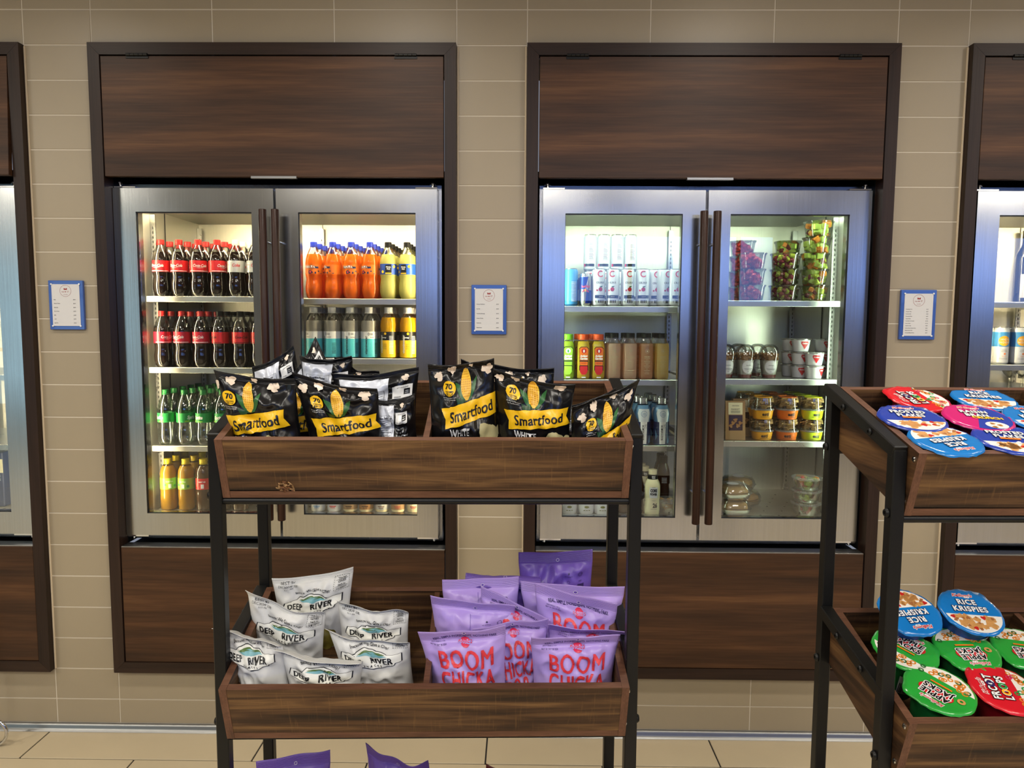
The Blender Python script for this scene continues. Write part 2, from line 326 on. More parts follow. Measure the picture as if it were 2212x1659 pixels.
# ------------------------------------------------------------------ flat print (2-D shapes later laid on a surface)
_tc = {}
def txt(s, cx, cy_, h, bold=0, sx=1, rot=0, shear=0, arc=0, sp=1, align='C', res=3):
    key = (s, bold, shear, sp, res)
    if key not in _tc:
        c = bpy.data.curves.new('t', 'FONT'); c.body = s; c.size = 1; c.offset = bold; c.shear = shear; c.space_character = sp; c.resolution_u = res; c.fill_mode = 'FRONT'
        o = bpy.data.objects.new('t', c); COL.objects.link(o)
        me = bpy.data.meshes.new_from_object(o.evaluated_get(bpy.context.evaluated_depsgraph_get()))
        V = [(v.co.x, v.co.y) for v in me.vertices]; F = [tuple(p.vertices) for p in me.polygons]
        bpy.data.objects.remove(o); bpy.data.curves.remove(c); bpy.data.meshes.remove(me); _tc[key] = (V, F)
    V, F = _tc[key]
    if not V: return ([], [])
    x0 = min(v[0] for v in V); x1 = max(v[0] for v in V); k = h/.72; out = []
    ox = {'C': (x0+x1)/2, 'L': x0, 'R': x1}[align]
    for x, y in V:
        x = (x-ox)*k*sx; y = (y-.35)*k
        if arc: a = x/arc; x, y = (arc+y)*math.sin(a), (arc+y)*math.cos(a)-arc
        c, t = math.cos(rot), math.sin(rot); out.append((cx+x*c-y*t, cy_+x*t+y*c))
    return (out, F)
def poly(pts): return (list(pts), [tuple(range(len(pts)))])
def rect(x0, y0, x1, y1): return poly([(x0, y0), (x1, y0), (x1, y1), (x0, y1)])
def circ(cx, cy_, r, ry=None, n=20, rot=0):
    ry = ry or r; c, s = math.cos(rot), math.sin(rot)
    return poly([(cx+r*math.cos(2*PI*k/n)*c-ry*math.sin(2*PI*k/n)*s, cy_+r*math.cos(2*PI*k/n)*s+ry*math.sin(2*PI*k/n)*c) for k in range(n)])
def ring(cx, cy_, r, w, n=28):
    V = [(cx+q*math.cos(2*PI*k/n), cy_+q*math.sin(2*PI*k/n)) for q in (r-w, r) for k in range(n)]
    return (V, [(k, (k+1) % n, n+(k+1) % n, n+k) for k in range(n)])
def blob(cx, cy_, r, seed, n=18, am=.25, ry=1):
    rnd = random.Random(seed); ph = [rnd.random()*6 for _ in range(3)]
    return poly([(cx+r*(1+am*math.sin(3*a+ph[0])+am*.5*math.sin(5*a+ph[1]))*math.cos(a), cy_+ry*r*(1+am*math.sin(3*a+ph[0])+am*.5*math.sin(5*a+ph[1]))*math.sin(a)) for a in [2*PI*k/n for k in range(n)]])
def dashed(x0, y0, x1, y1, n, w):
    g = []
    for i in range(n):
        a = x0+(x1-x0)*i/n; b = a+(x1-x0)/n*.55
        g += [rect(a, y0, b, y0+w), rect(a, y1-w, b, y1)]
        a = y0+(y1-y0)*i/n; b = a+(y1-y0)/n*.55
        g += [rect(x0, a, x0+w, b), rect(x1-w, a, x1, b)]
    return J(*g)
def J(*gs):
    V = []; F = []
    for v, f in gs: n = len(V); V += v; F += [tuple(i+n for i in q) for q in f]
    return (V, F)
def outline(pts, w):
    c = (sum(p[0] for p in pts)/len(pts), sum(p[1] for p in pts)/len(pts)); n = len(pts)
    q = [(c[0]+(x-c[0])*(1-w/max(.001, math.hypot(x-c[0], y-c[1]))), c[1]+(y-c[1])*(1-w/max(.001, math.hypot(x-c[0], y-c[1])))) for x, y in pts]
    return (list(pts)+q, [(k, (k+1) % n, n+(k+1) % n, n+k) for k in range(n)])
def xf(g, dx=0, dy=0, s=1, rot=0, sy=None):
    c, t = math.cos(rot), math.sin(rot); sy = sy or s
    return ([(dx+x*s*c-y*sy*t, dy+x*s*t+y*sy*c) for x, y in g[0]], g[1])
def cut(g, xs, ys):
    """cut a flat print along grid lines so it can follow a curved surface"""
    V, F = g
    if not V: return g
    bm = bmesh.new(); vv = [bm.verts.new((x, y, 0)) for x, y in V]
    for f in F:
        try: bm.faces.new([vv[i] for i in f])
        except ValueError: pass
    for k, L in ((0, xs), (1, ys)):
        lo = min(v[k] for v in V); hi = max(v[k] for v in V)
        for c in L:
            if lo < c < hi:
                co = [0, 0, 0]; co[k] = c; no = [0, 0, 0]; no[k] = 1
                bmesh.ops.bisect_plane(bm, geom=bm.verts[:]+bm.edges[:]+bm.faces[:], plane_co=co, plane_no=no, dist=1e-6)
    big = [f for f in bm.faces if len(f.verts) > 4]
    if big: bmesh.ops.triangulate(bm, faces=big)
    bm.verts.index_update(); out = ([(v.co.x, v.co.y) for v in bm.verts], [tuple(v.index for v in f.verts) for f in bm.faces]); bm.free(); return out
def lay(g, fn, name, m, parent, org=(0, 0, 0), smooth=True):
    """lay a print on the surface fn(x, y) -> point"""
    V, F = g
    if not V: return None
    b = MB(); b.v = [Vector(fn(x, y)) for x, y in V]; b.f = list(F); b.m = [0]*len(F)
    return b.build(name, m, parent, org, smooth='all' if smooth else False, fix=False, loc=(0, 0, 0))

# ------------------------------------------------------------------ room shell
RX0, RX1, RY0 = -9.6, 9.6, -9.0
CABS = [-3.312, -1.65, .018, 1.684]; CW_, CZ0, CZ1 = 1.4, .26, 2.742       # left edges, width, bottom and top of the wood surrounds
def struct(o): o['kind'] = 'structure'; return o
b = MB(); edges = [RX0]+[e for c in CABS for e in (c+.012, c+CW_-.012)]+[RX1]
for i in range(0, len(edges), 2): b.box(edges[i], edges[i+1], 0, .09, CZ0+.01, CZ1-.01)
b.box(RX0, RX1, 0, .09, 0, CZ0+.01); b.box(RX0, RX1, 0, .09, CZ1-.01, CEIL)
wall = struct(b.build('wall_back', 'grout'))
ZR = [2.743+.1306*k for k in range(5)]; ZR = sorted([z for z in ZR if z < CEIL]+[2.743-.1306*k for k in range(1, 21)])
TP = .0021
_tm = {}
def tile(x0, x1, z0, z1, y=0):
    key = (round(x1-x0, 3), round(z1-z0, 3))
    if key not in _tm: _tm[key] = MB().bbox(0, key[0], -.0016, .004, 0, key[1], .0008).mesh('tile', 'wall_tile')
    link_mesh('tile', _tm[key], wall, (x0, y, z0))
rnd = random.Random(4)
CJ = []
for c in CABS: CJ += [c, c+CW_/3, c+2*CW_/3]
CJ = [-3.58]+CJ+[3.084, 3.35]; CJ = sorted(CJ+[c+CW_ for c in CABS[:-1]])
for i in range(len(CJ)-1):
    for j in range(len(ZR)-1):
        z0, z1 = ZR[j]+TP, ZR[j+1]-TP; x0, x1 = CJ[i]+TP, CJ[i+1]-TP; xm = (x0+x1)/2
        incab = any(c < xm < c+CW_ for c in CABS)
        if incab and z0 > CZ0 and z1 < CZ1-.005: continue
        if incab and z0 < CZ0 < z1: z1 = CZ0+.008
        tile(x0, x1, z0, z1, rnd.uniform(-.0003, .0003))
    tile(CJ[i]+TP, CJ[i+1]-TP, .03, ZR[0]-TP)
    tile(CJ[i]+TP, CJ[i+1]-TP, ZR[-1]+TP, CEIL-.004)
for i, c in enumerate(CABS):
    for x in (c-.0035, c+CW_+.0035): struct(MB().bbox(x-.0035, x+.0035, -.006, .002, CZ0, CZ1-.004, .002).build('trim_%d' % (i*2+1+(x > c+.5)), 'caulk'))
# rounded steel cove along the foot of the wall
b = MB(); pr = [(-.001, .027), (-.006, .027), (-.010, .025), (-.013, .020), (-.014, .012), (-.018, .005), (-.026, 0), (-.001, 0)]
n = len(pr); V = [(x, y, z) for x in (-4.5, 4.5) for y, z in pr]
b.add(V, [tuple(range(n)), tuple(range(2*n-1, n-1, -1))]+[(k, (k+1) % n, n+(k+1) % n, n+k) for k in range(n)])
struct(b.build('baseboard_back', 'trim_metal', smooth=True))
floor = struct(MB().box(RX0, RX1, RY0, 0, -.06, -.004).build('floor', 'dark_grout'))
b = MB().box(RX0, RX1, RY0, -4.305, -.004, 0).box(RX0, -4.65, -4.3, 0, -.004, 0).box(4.35, RX1, -4.3, 0, -.004, 0)
f2 = b.build('floor_slab', 'floor_tile', floor)
_fm = {}
def ftile(x0, x1, y0, y1):
    key = (round(x1-x0, 3), round(y1-y0, 3))
    if key not in _fm: _fm[key] = MB().bbox(0, key[0], 0, key[1], -.006, 0, .0012).mesh('tile', 'floor_tile')
    link_mesh('tile', _fm[key], floor, (x0, y0, 0))
yy = 0; r = 0
while yy > -4.2:
    y1 = yy-(.203 if r == 0 else .456); xo = (-4.645 if r % 2 == 0 else -5.1)
    for k in range(11):
        x0, x1 = max(-4.645, xo+k*.904), min(4.345, xo+(k+1)*.904)
        if x1-x0 > .05: ftile(x0+.0032, x1-.0032, y1+.0032, yy-.0032)
    yy = y1; r += 1
b = MB().box(RX0, RX1, RY0, 2, CEIL, CEIL+.1); ceil = struct(b.build('ceiling', 'ceiling_paint'))
struct(MB().box(RX0-.1, RX0, RY0, .09, 0, CEIL).build('wall_left', 'plaster')); struct(MB().box(RX1, RX1+.1, RY0, .09, 0, CEIL).build('wall_right', 'plaster'))
# rear wall with the daylight openings that show in the steel doors
W1, W2 = (-1.75, 8.9, 2.04, 3.16), (-9.3, -6.35, .25, 3.2)
b = MB(); b.box(RX0, RX1, RY0-.1, RY0, 0, W2[2]); b.box(RX0, RX1, RY0-.1, RY0, W2[3], CEIL); b.box(RX0, W2[0], RY0-.1, RY0, W2[2], W2[3])
b.box(W2[1], W1[0], RY0-.1, RY0, W2[2], W2[3]); b.box(W1[0], RX1, RY0-.1, RY0, W2[2], W1[2]); b.box(W1[1], RX1, RY0-.1, RY0, W1[2], W2[3]); b.box(W1[0], W1[1], RY0-.1, RY0, W1[3], W2[3])
b.box(4.15, 5.4, RY0-.05, RY0+.01, W1[2], W1[3])
struct(b.build('wall_front', 'plaster'))
for i, (w, m) in enumerate(((W1, 'window_day'), (W2, 'window_bright'))):
    win = struct(MB().box(w[0], w[1], RY0-.06, RY0-.05, w[2], w[3]).build('window_%d' % (i+1), m))
    k = 6 if i == 0 else 4
    for q in range(k+1):
        x = w[0]+(w[1]-w[0])*q/k; MB().box(x-.03, x+.03, RY0-.05, RY0+.02, w[2], w[3]).build('mullion', 'black_metal', win)
    for z in ((w[2], w[3]) if i == 0 else (w[2], 1.2, 2.1, 2.7, w[3])): MB().box(w[0], w[1], RY0-.05, RY0+.02, z-.03, z+.03).build('window_rail', 'black_metal', win)
for q, x in enumerate(ROW1):
    t = empty('downlight', (x, -1.25, CEIL), 'round recessed ceiling downlight, %s from the left above the refrigerators' % ('first', 'second', 'third', 'fourth', 'fifth', 'sixth')[q], 'ceiling light', 'recessed downlights above the refrigerators')
    MB().lathe([(.13, -.006), (.13, 0)], 24).build('lens', 'downlight', t, smooth=True); MB().lathe([(.15, 0), (.15, -.008), (.13, -.01), (.13, -.002)], 24, cap=False).build('bezel', 'rim_white', t, smooth=True)

# ------------------------------------------------------------------ wood surrounds
NAMES = ['leftmost', 'left-hand', 'right-hand', 'far right']
def surround(i):
    x0 = CABS[i]; x1 = x0+CW_; lab = ['leftmost dark walnut surround, cut by the left picture edge', 'dark walnut surround around the left-hand full refrigerator',
        'dark walnut surround around the right-hand full refrigerator', 'dark walnut surround cut by the right picture edge'][i]
    t = empty('refrigerator_surround', (x0, 0, CZ0), lab, 'cabinet', None); O = Vector((x0, 0, CZ0)); y0, y1 = -.032, .03; w = .045
    def put(nm, mb, mats, par=t, **k): return mb.build(nm, mats, par, O, **k)
    for q in range(4):
        g = .0005
        P = [[(x0, CZ1), (x1, CZ1), (x1-w, CZ1-w), (x0+w, CZ1-w)], [(x0, CZ0), (x1, CZ0), (x1-w, CZ0+w), (x0+w, CZ0+w)],
             [(x0, CZ0+g), (x0+w-g, CZ0+w+g), (x0+w-g, CZ1-w-g), (x0, CZ1-g)], [(x1, CZ0+g), (x1-w+g, CZ0+w+g), (x1-w+g, CZ1-w-g), (x1, CZ1-g)]][q]
        put('frame_rail', MB().prism(P, y0, y1), 'walnut_rail_h' if q < 2 else 'walnut_rail_v')
    ix0, ix1 = x0+w, x1-w
    b = MB(); b.box(ix0-.012, ix0, .03, .82, .783, 2.66); b.box(ix1, ix1+.012, .03, .82, .783, 2.66); b.box(ix0, ix1, .03, .82, 2.262, 2.28); b.box(ix0, ix1, .81, .82, .78, 2.262); b.box(ix0, ix1, .0, .82, .762, .772)
    put('niche_lining', b, 'niche_black')
    dy = (-.004, -.004, -.004, -.003)[i]
    if i == 0:   # the first flap stands slightly open
        X = Matrix.Translation((0, -.03, 2.692)) @ Matrix.Rotation(-.05, 4, 'X') @ Matrix.Translation((0, .03, -2.692))
    else: X = Matrix.Identity(4)
    fp = put('upper_panel', MB().bbox(ix0+.003, ix1-.003, -.03, -.008, 2.245, 2.692, .0012, X=X), 'walnut_panel')
    put('pull', MB().bbox(x0+CW_/2-.088, x0+CW_/2+.088, -.034, -.02, 2.238, 2.2475, .0008, X=X), 'trim_metal', fp)
    for hx in (x0+.19, x1-.19):
        h = MB(); 
        for k in range(5): h.lathe([(.0055, -.0075), (.0055, .0075)], 10, X=Matrix.Translation((hx+(k-2)*.0165, -.034, 2.6955)) @ Matrix.Rotation(PI/2, 4, 'Y'))
        h.bbox(hx-.043, hx+.043, -.0325, -.030, 2.682, 2.693, .0005)
        put('hinge', h, 'black_metal', fp)
    lp = put('lower_panel', MB().bbox(ix0+.003, ix1-.003, -.028, .006, .306, .783, .0012), 'walnut_panel')
    put('top_strip', MB().bbox(ix0+.003, ix1-.003, -.027, .03, .783, .7865, .0006), 'trim_metal', lp)
    return t
for i in range(4): surround(i)

# ------------------------------------------------------------------ refrigerators
DZ0, DZ1 = .82, 2.21
# door left edges (left door, right door), shelf heights per bay, led material
FR = [dict(dx=(-3.264, -2.622), sh=((1.79, 1.46, 1.16), (1.79, 1.46, 1.16)), led='led_warm'),
      dict(dx=(-1.604, -.962), sh=((1.7955, 1.4965, 1.161), (1.789, 1.539, 1.18)), led='led_warm'),
      dict(dx=(.084, .728), sh=((1.763, 1.457, 1.178), (1.79, 1.463, 1.200)), led='led_cool'),
      dict(dx=(1.766, 2.41), sh=((1.79, 1.53, 1.42), (1.79, 1.46, 1.2)), led='led_warm')]
DW = .632; SY = .18
def fridge(i):
    f = FR[i]; a, c = f['dx']; x0, x1 = a, c+DW; O = Vector(((x0+x1)/2, .3, .79))
    lab = ['stainless two-door glass refrigerator cut off at the left picture edge', 'stainless two-door glass refrigerator stocked with bottled sodas, left of the aisle sign',
           'stainless two-door glass refrigerator stocked with cans, juices and fruit cups', 'stainless glass refrigerator holding wine and seltzer at the right picture edge'][i]
    t = empty('display_refrigerator', O, lab, 'refrigerator')
    def put(nm, mb, mats, par=t, **k): return mb.build(nm, mats, par, O, **k)
    b = MB(); b.box(x0-.012, x1+.012, .078, .12, 2.135, 2.235); b.box(x0-.012, x1+.012, .078, .12, .79, .875); b.box(x0-.012, x0+.03, .078, .12, .875, 2.135); b.box(x1-.03, x1+.012, .078, .12, .875, 2.135)
    b.box(a+DW-.012, c+.012, .078, .10, .875, 2.135)
    put('case', b, 'case_steel')
    lx0, lx1 = x0+.03, x1-.03
    b = MB(); b.add([(lx0, .12, .875), (lx1, .12, .875), (lx1, .70, .875), (lx0, .70, .875), (lx0, .12, 2.162), (lx1, .12, 2.162), (lx1, .70, 2.162), (lx0, .70, 2.162)], [(0, 1, 2, 3), (7, 6, 5, 4), (3, 2, 6, 7), (0, 3, 7, 4), (2, 1, 5, 6)])
    put('liner', b, 'liner_steel', fix=False)
    for x in (lx0+.002, lx1-.002): put('liner_seam', MB().box(x-.0015, x+.0015, .36, .364, .875, 2.162), 'black_gap')
    put('liner_seam', MB().box((lx0+lx1)/2-.001, (lx0+lx1)/2+.001, .697, .6985, .875, 2.162), 'black_gap')
    mid = (a+DW+c)/2
    for x in (lx0+.012, mid, lx1-.012):
        for y in (.24, .68):
            if y < .5 and x == mid: continue
            s = put('shelf_standard', MB().box(x-.011, x+.011, y-.004, y+.004, .88, 2.14), 'case_steel')
            sl = MB()
            for k in range(60): sl.box(x-.002, x+.002, y-.0046, y-.0041, .9+k*.02, .91+k*.02)
            tag(put('slot', sl, 'black_gap', s), kind='stuff')
    for bay, (bx0, bx1) in enumerate(((lx0+.004, mid-.006), (mid+.006, lx1-.004))):
        for z in f['sh'][bay]:
            if i in (0,) and bay == 0: continue
            b = MB(); b.bbox(bx0, bx1, SY, .66, z-.006, z, .001); b.bbox(bx0, bx1, SY-.002, SY+.002, z-.024, z, .0008); b.box(bx0, bx0+.003, SY, .66, z-.02, z-.006); b.box(bx1-.003, bx1, SY, .66, z-.02, z-.006)
            put('shelf', b, 'shelf_steel')
    dh = MB(); 
    for k in range(14):
        for j in range(6): dh.lathe([(.005, .8758), (.005, .8765)], 8, X=Matrix.Translation((lx0+.06+(k+.5*(j % 2))*(lx1-lx0-.12)/14, .2+j*.075, 0)))
    tag(put('drain_hole', dh, 'black_gap'), kind='stuff')
    # light strips: one under the top lip, one in each front corner post
    put('light_strip', MB().box(lx0+.02, lx1-.02, .135, .15, 2.146, 2.158), f['led'])
    for x, s in ((lx0+.001, 1), (lx1-.001, -1)): put('light_strip', MB().box(min(x, x+s*.006), max(x, x+s*.006), .128, .142, 1.12 if i == 2 else .92, 2.1), f['led']+'_side')
    for bay, dx in enumerate((a, c)):
        wx0 = dx+(.088 if bay == 0 else .089); wx1 = dx+(.545 if bay == 0 else .545); wz0, wz1 = .911, 2.119; y0, y1 = .02, .07
        if bay == 1: wx0, wx1 = dx+.087, dx+.548
        b = MB()
        V = [(dx, DZ0), (dx+DW, DZ0), (dx+DW, DZ1), (dx, DZ1), (wx0, wz0), (wx1, wz0), (wx1, wz1), (wx0, wz1)]
        q = [(x, y, z) for y in (y0, y1) for x, z in V]
        F = []
        for k in range(4):
            k2 = (k+1) % 4; F += [(k, k2, 4+k2, 4+k), (8+k2, 8+k, 12+k, 12+k2), (k2, k, 8+k, 8+k2), (4+k, 4+k2, 12+k2, 12+k)]
        b.add(q, F); d = put('door', b, 'door_steel')
        gk = MB()
        for (ax0, ax1, az0, az1) in ((wx0, wx1, wz0, wz0+.002), (wx0, wx1, wz1-.004, wz1), (wx0, wx0+.0018, wz0, wz1), (wx1-.0018, wx1, wz0, wz1)): gk.box(ax0, ax1, .026, .034, az0, az1)
        put('gasket', gk, 'black_plastic', d)
        put('glass', MB().box(wx0+.0018, wx1-.0018, .034, .04, wz0+.002, wz1-.004), 'door_glass', d)
        hx = dx+DW-.02 if bay == 0 else dx+.018
        h = MB(); h.lathe([(.0142, .905), (.0155, .907), (.0155, 2.118), (.0142, 2.12)], 18, X=Matrix.Translation((hx, -.045, 0)))
        hh = put('handle', h, 'handle_wood', d, smooth=True)
        for z in (2.0, 1.02): put('standoff', MB().lathe([(.0055, -.036), (.0055, .02)], 12, X=Matrix.Translation((hx, 0, z)) @ Matrix.Rotation(-PI/2, 4, 'X')), 'chrome', d, smooth=True)
        px = dx+.03 if bay == 0 else dx+DW-.03
        for z, s in ((DZ1, 1), (DZ0, -1)):
            hg = MB(); hg.box(px-.03 if bay == 0 else px-.055, px+.055 if bay == 0 else px+.03, .03, .07, z+(.003 if s > 0 else -.009), z+(.009 if s > 0 else -.003))
            hg.lathe([(.006, .009), (.006, .02), (.012, .021), (.012, .026), (.006, .028)] if s > 0 else [(.006, -.022), (.008, -.018), (.008, -.009)], 14, X=Matrix.Translation((px-.012 if bay == 0 else px+.012, .045, z)))
            put('hinge', hg, 'chrome', d, smooth=True)
    return t
for i in range(4): fridge(i)

# ------------------------------------------------------------------ price signs
def sign(x, z, rows, lab, prices, tilt=0):
    W, H, y = .137, .192, -.002; t = empty('price_sign', (x, y, z), lab, 'sign')
    b = MB().bbox(-W/2, W/2, -.012, 0, -H/2, H/2, .0015); b.build('holder', 'sign_blue', t)
    pw, ph = .110, .163; MB().box(-pw/2, pw/2, -.0132, -.0122, -ph/2, ph/2).build('paper', 'paper', t)
    f = lambda yy: (lambda a, c: (a, -.0132-yy, c))
    pn = MB()
    for sx in (-1, 1):
        for sz in (-1, 1): pn.lathe([(.0034, 0), (.0034, .002), (.0015, .003)], 10, X=Matrix.Translation((sx*pw/2, -.0132, sz*ph/2)) @ Matrix.Rotation(PI/2, 4, 'X'))
    pn.build('pin', 'pin_clear', t, smooth=True)
    cyy = ph/2-.026
    g = J(ring(0, cyy, .0225, .0009), txt('mar', -.0095, cyy-.003, .006, sx=.9), txt('ET', .0105, cyy-.003, .006, sx=.9), txt('ON MAIN', 0, cyy-.014, .0026))
    m_ = poly([(-.007, .004), (.007, .004), (.0062, .0055), (.0068, .0105), (.003, .0105), (0, .0075), (-.003, .0105), (-.0068, .0105), (-.0062, .0055)])
    lay(J(g, xf(m_, 0, cyy), circ(0, cyy-.0035, .0022)), f(.0003), 'emblem', 'sign_red', t, smooth=False)
    gs = []; n = len(rows); zt = cyy-.034; zb = -ph/2+.012
    for k, (r_, p_) in enumerate(zip(rows, prices)):
        zz = zt-(zt-zb)*k/max(n-1, 1) if n > 5 else zt-k*.016
        hh = .0035 if n < 9 else .0029
        gs += [txt(r_, -pw/2+.007, zz, hh, bold=.012, align='L', sx=.85), txt(p_, pw/2-.017, zz, hh, bold=.012, sx=.85, align='R')]
    lay(J(*gs), f(.0003), 'lettering', 'ink', t, smooth=False)
p = at(141, 659, -.02); sign(p.x, p.z, ['Soda', 'Vitamin Water', 'Gatorade', 'Core Power', 'Milk', 'Juice', 'Iced Tea'], 'blue framed price sign listing soda and vitamin water, on the wall between leftmost surrounds', ['$3.00', '$4.00', '$4.00', '$6.00', '$3.00', '$4.00', '$3.00'])
p = at(1056, 669, -.02); sign(p.x, p.z, ['Stumpy Cold Brew', 'Red Bull', 'Simplicity Beverage', 'Ardens Garden', 'Kombucha', 'Body Armor'], 'blue framed price sign on the wall between the two full refrigerators', ['$7.00', '$5.00', '$7.00', '$6.00', '$7.00', '$4.00'])
p = at(1985, 680, -.02); sign(p.x, p.z, ['Fresh Sliced Fruit', 'Avocado Toast', 'Nutrition Pack', 'Charcuterie Plate', 'Yogurt Parfait', 'Tuna Salad on Croissant', 'Italian Grinder', 'Southwest Salad', 'Quinoa, Kale, Garbanzo Salad', 'Mediterranean Salad', 'Chocolate Mousse Parfait'], 'blue framed price sign right of the fruit cups, listing eleven foods', ['$6.50', '$6.00', '$5.00', '$6.00', '$6.00', '$11.00', '$11.00', '$9.00', '$9.00', '$9.00', '$6.00'])

# ------------------------------------------------------------------ bottles, cans and food in the refrigerators
ORD = ['first', 'second', 'third', 'fourth', 'fifth', 'sixth', 'seventh', 'eighth', 'ninth']
XG = [i*.0035 for i in range(-30, 31)]
def cylw(R, off=.0008): return lambda x, y: (R+off)*math.sin(x/R)*1.0 if False else ((R+off)*math.sin(x/R), -(R+off)*math.cos(x/R), y)
def sqw(R, off=.0008): return lambda x, y: (x, -(R+off), y)
CONT = [(.016, .0035), (.026, 0), (.0325, .010), (.0355, .030), (.036, .05), (.0335, .068), (.0318, .082), (.0335, .094), (.0352, .101), (.0352, .149), (.0345, .156), (.0325, .168), (.028, .185), (.0205, .203), (.0145, .215), (.0125, .22), (.0125, .226)]
def bottle(kind, prof, fill, liquid, cap, capr, capz, labels, prints=(), shell='clear_plastic', sq=0, lobes=1, org=(0, 0, 0), cat='bottle', nm='drink_bottle'):
    """labels: (z0, z1, r, material); prints: (radius, material, flat print)"""
    t = empty(nm, org, 'x', cat)
    MB().lathe(prof, 24, sq=sq, lobes=lobes, mif=lambda z: 0 if z < fill else 1).build('bottle_body', [liquid, shell], t, smooth=True)
    z0, z1 = capz
    if cap:
        b = MB(); b.lathe([(capr, z0), (capr, z1-.0015), (capr-.0015, z1)], 20)
        b.lathe([(capr*.93, z0-.004), (capr*1.06, z0-.004), (capr*1.06, z0-.001), (capr*.93, z0-.001)], 20, cap=False)
        b.build('cap', cap, t, smooth=True)
    lab = None
    for a, c, r, m in labels:
        q = 24; pr = [(r-.0004, a), (r, a), (r, c), (r-.0004, c)]
        if callable(r): pr = [(r(a+(c-a)*k/8), a+(c-a)*k/8) for k in range(9)]
        l_ = MB().lathe(pr, q, sq=sq, cap=False).build('label', m, t, smooth=True)
        if lab is None: lab = l_
    for R, m, g in prints:
        if sq: lay(g, lambda x, y: (x, -R*(1+0)-.0006, y), 'lettering', m, lab or t, smooth=False)
        else:
            fn = cylw(R) if not callable(R) else (lambda x, y: ((R(y)+.0008)*math.sin(x/.03), -(R(y)+.0008)*math.cos(x/.03), y))
            lay(cut(g, XG, []), fn, 'lettering', m, lab or t)
    return t
def cola_pr(s, sub, m='white', w=.0145):
    return [(.0356, m, J(txt(s, .002, .128, w*.8, bold=.02, shear=.35, sx=.8), poly([(-.02, .119), (0, .1175), (.022, .121), (.0, .1192)]), rect(-.05, .104, .05, .1065)))]
def soda(kind):
    if kind == 'cola': return bottle(kind, CONT, .178, 'cola', 'red_cap', .0145, (.219, .237), [(.101, .149, .0356, 'red')], cola_pr('Coca-Cola', ''))
    if kind == 'diet': return bottle(kind, CONT, .178, 'cola', 'white_cap', .0145, (.219, .237), [(.101, .149, .0356, 'silver_label')], [(.0356, 'red', J(txt('Coke', .004, .130, .013, bold=.02, shear=.2, sx=.8), txt('Diet', -.028, .132, .005)))])
    if kind == 'cherry': return bottle(kind, CONT, .172, 'cola', 'red_cap', .0145, (.219, .237), [(.101, .149, .0356, 'cherry')], cola_pr('Coca-Cola', ''))
    if kind == 'zero': return bottle(kind, CONT, .172, 'cola', 'black_cap', .0145, (.219, .237), [(.101, .149, .0356, 'red')], [(.0356, 'black', J(txt('Coca-Cola', .004, .128, .011, bold=.02, shear=.35, sx=.8), rect(-.05, .104, .05, .106)))])
    if kind == 'lime_soda': return bottle(kind, CONT, .19, 'clear_water', 'green_cap', .0145, (.219, .237), [(.098, .138, .0356, 'green')], [(.0356, 'white', J(txt('Sprite', 0, .120, .015, bold=.03, shear=.3, sx=.8))), (.0356, 'lime', J(rect(-.03, .101, -.012, .106), rect(.0, .101, .02, .104)))], shell='green_tint_plastic')
    if kind == 'orange_soda': return bottle(kind, CONT, .186, 'orange_soda', 'blue_cap', .0145, (.219, .237), [(.101, .141, .0356, 'orange')],
        [(.0356, 'navy', J(txt('FANTA', -.008, .131, .011, bold=.05), circ(-.006, .110, .007), rect(.013, .125, .028, .133), *[rect(-.04+k*.013, .103+(k % 2)*.008, -.034+k*.013, .106+(k % 3)*.005) for k in range(7)])), (.0364, 'white', txt('FANTA', -.008, .131, .0105, bold=.01)), (.0358, 'boom_red', circ(-.006, .110, .004))])
    if kind == 'lemonade': return bottle(kind, CONT, .19, 'lemonade', 'black_cap', .0145, (.219, .237), [(.101, .145, .0356, 'blue')],
        [(.0356, 'black', poly([(-.012, .103), (.014, .103), (.014, .143), (-.012, .140)])), (.0364, 'white', J(txt('Minute', .001, .132, .0055, bold=.03, sx=.9), txt('Maid', .001, .124, .0055, bold=.03, sx=.9))), (.0364, 'yellow', J(rect(-.012, .103, .014, .108), circ(-.024, .112, .006), circ(.026, .134, .006)))])
    if kind in ('vitamin_teal', 'vitamin_yellow'):
        P = [(.028, 0), (.0335, .004), (.0345, .02), (.0345, .112), (.0325, .120), (.0342, .128), (.034, .142), (.0315, .158), (.027, .172), (.020, .184), (.0155, .19), (.0155, .196)]
        te = kind == 'vitamin_teal'
        pr = [(.0351, 'black', J(txt('vitaminwater', -.014, .055, .0115, rot=PI/2, sx=.92, bold=.02), txt('0', -.002, .102, .012), txt('squeezed', .012, .089, .0035, bold=.02), *[rect(.004, .098+k*.003, .016, .0992+k*.003) for k in range(3)])),
              (.0351, 'ink', J(*[rect(.024, .02+k*.006, .04, .022+k*.006) for k in range(8)]))] if te else \
             [(.0351, 'white', J(txt('vitaminwater', -.014, .06, .0115, rot=PI/2, sx=.92, bold=.02), txt('energy', .001, .088, .005, bold=.03), *[rect(.022, .02+k*.006, .04, .022+k*.006) for k in range(13)])), (.0355, 'yellow', circ(.006, .104, .005)), (.0353, 'ink', J(*[rect(-.004, .04+k*.005, .012, .0412+k*.005) for k in range(5)]))]
        return bottle(kind, P, .16 if te else .178, 'grey_water' if te else 'yellow_water', 'white_cap', .0175, (.193, .215), ([(.004, .082, .0351, 'teal'), (.082, .112, .0351, 'white')] if te else [(.004, .076, .0351, 'yellow'), (.076, .112, .0351, 'black')]), pr, lobes=0)
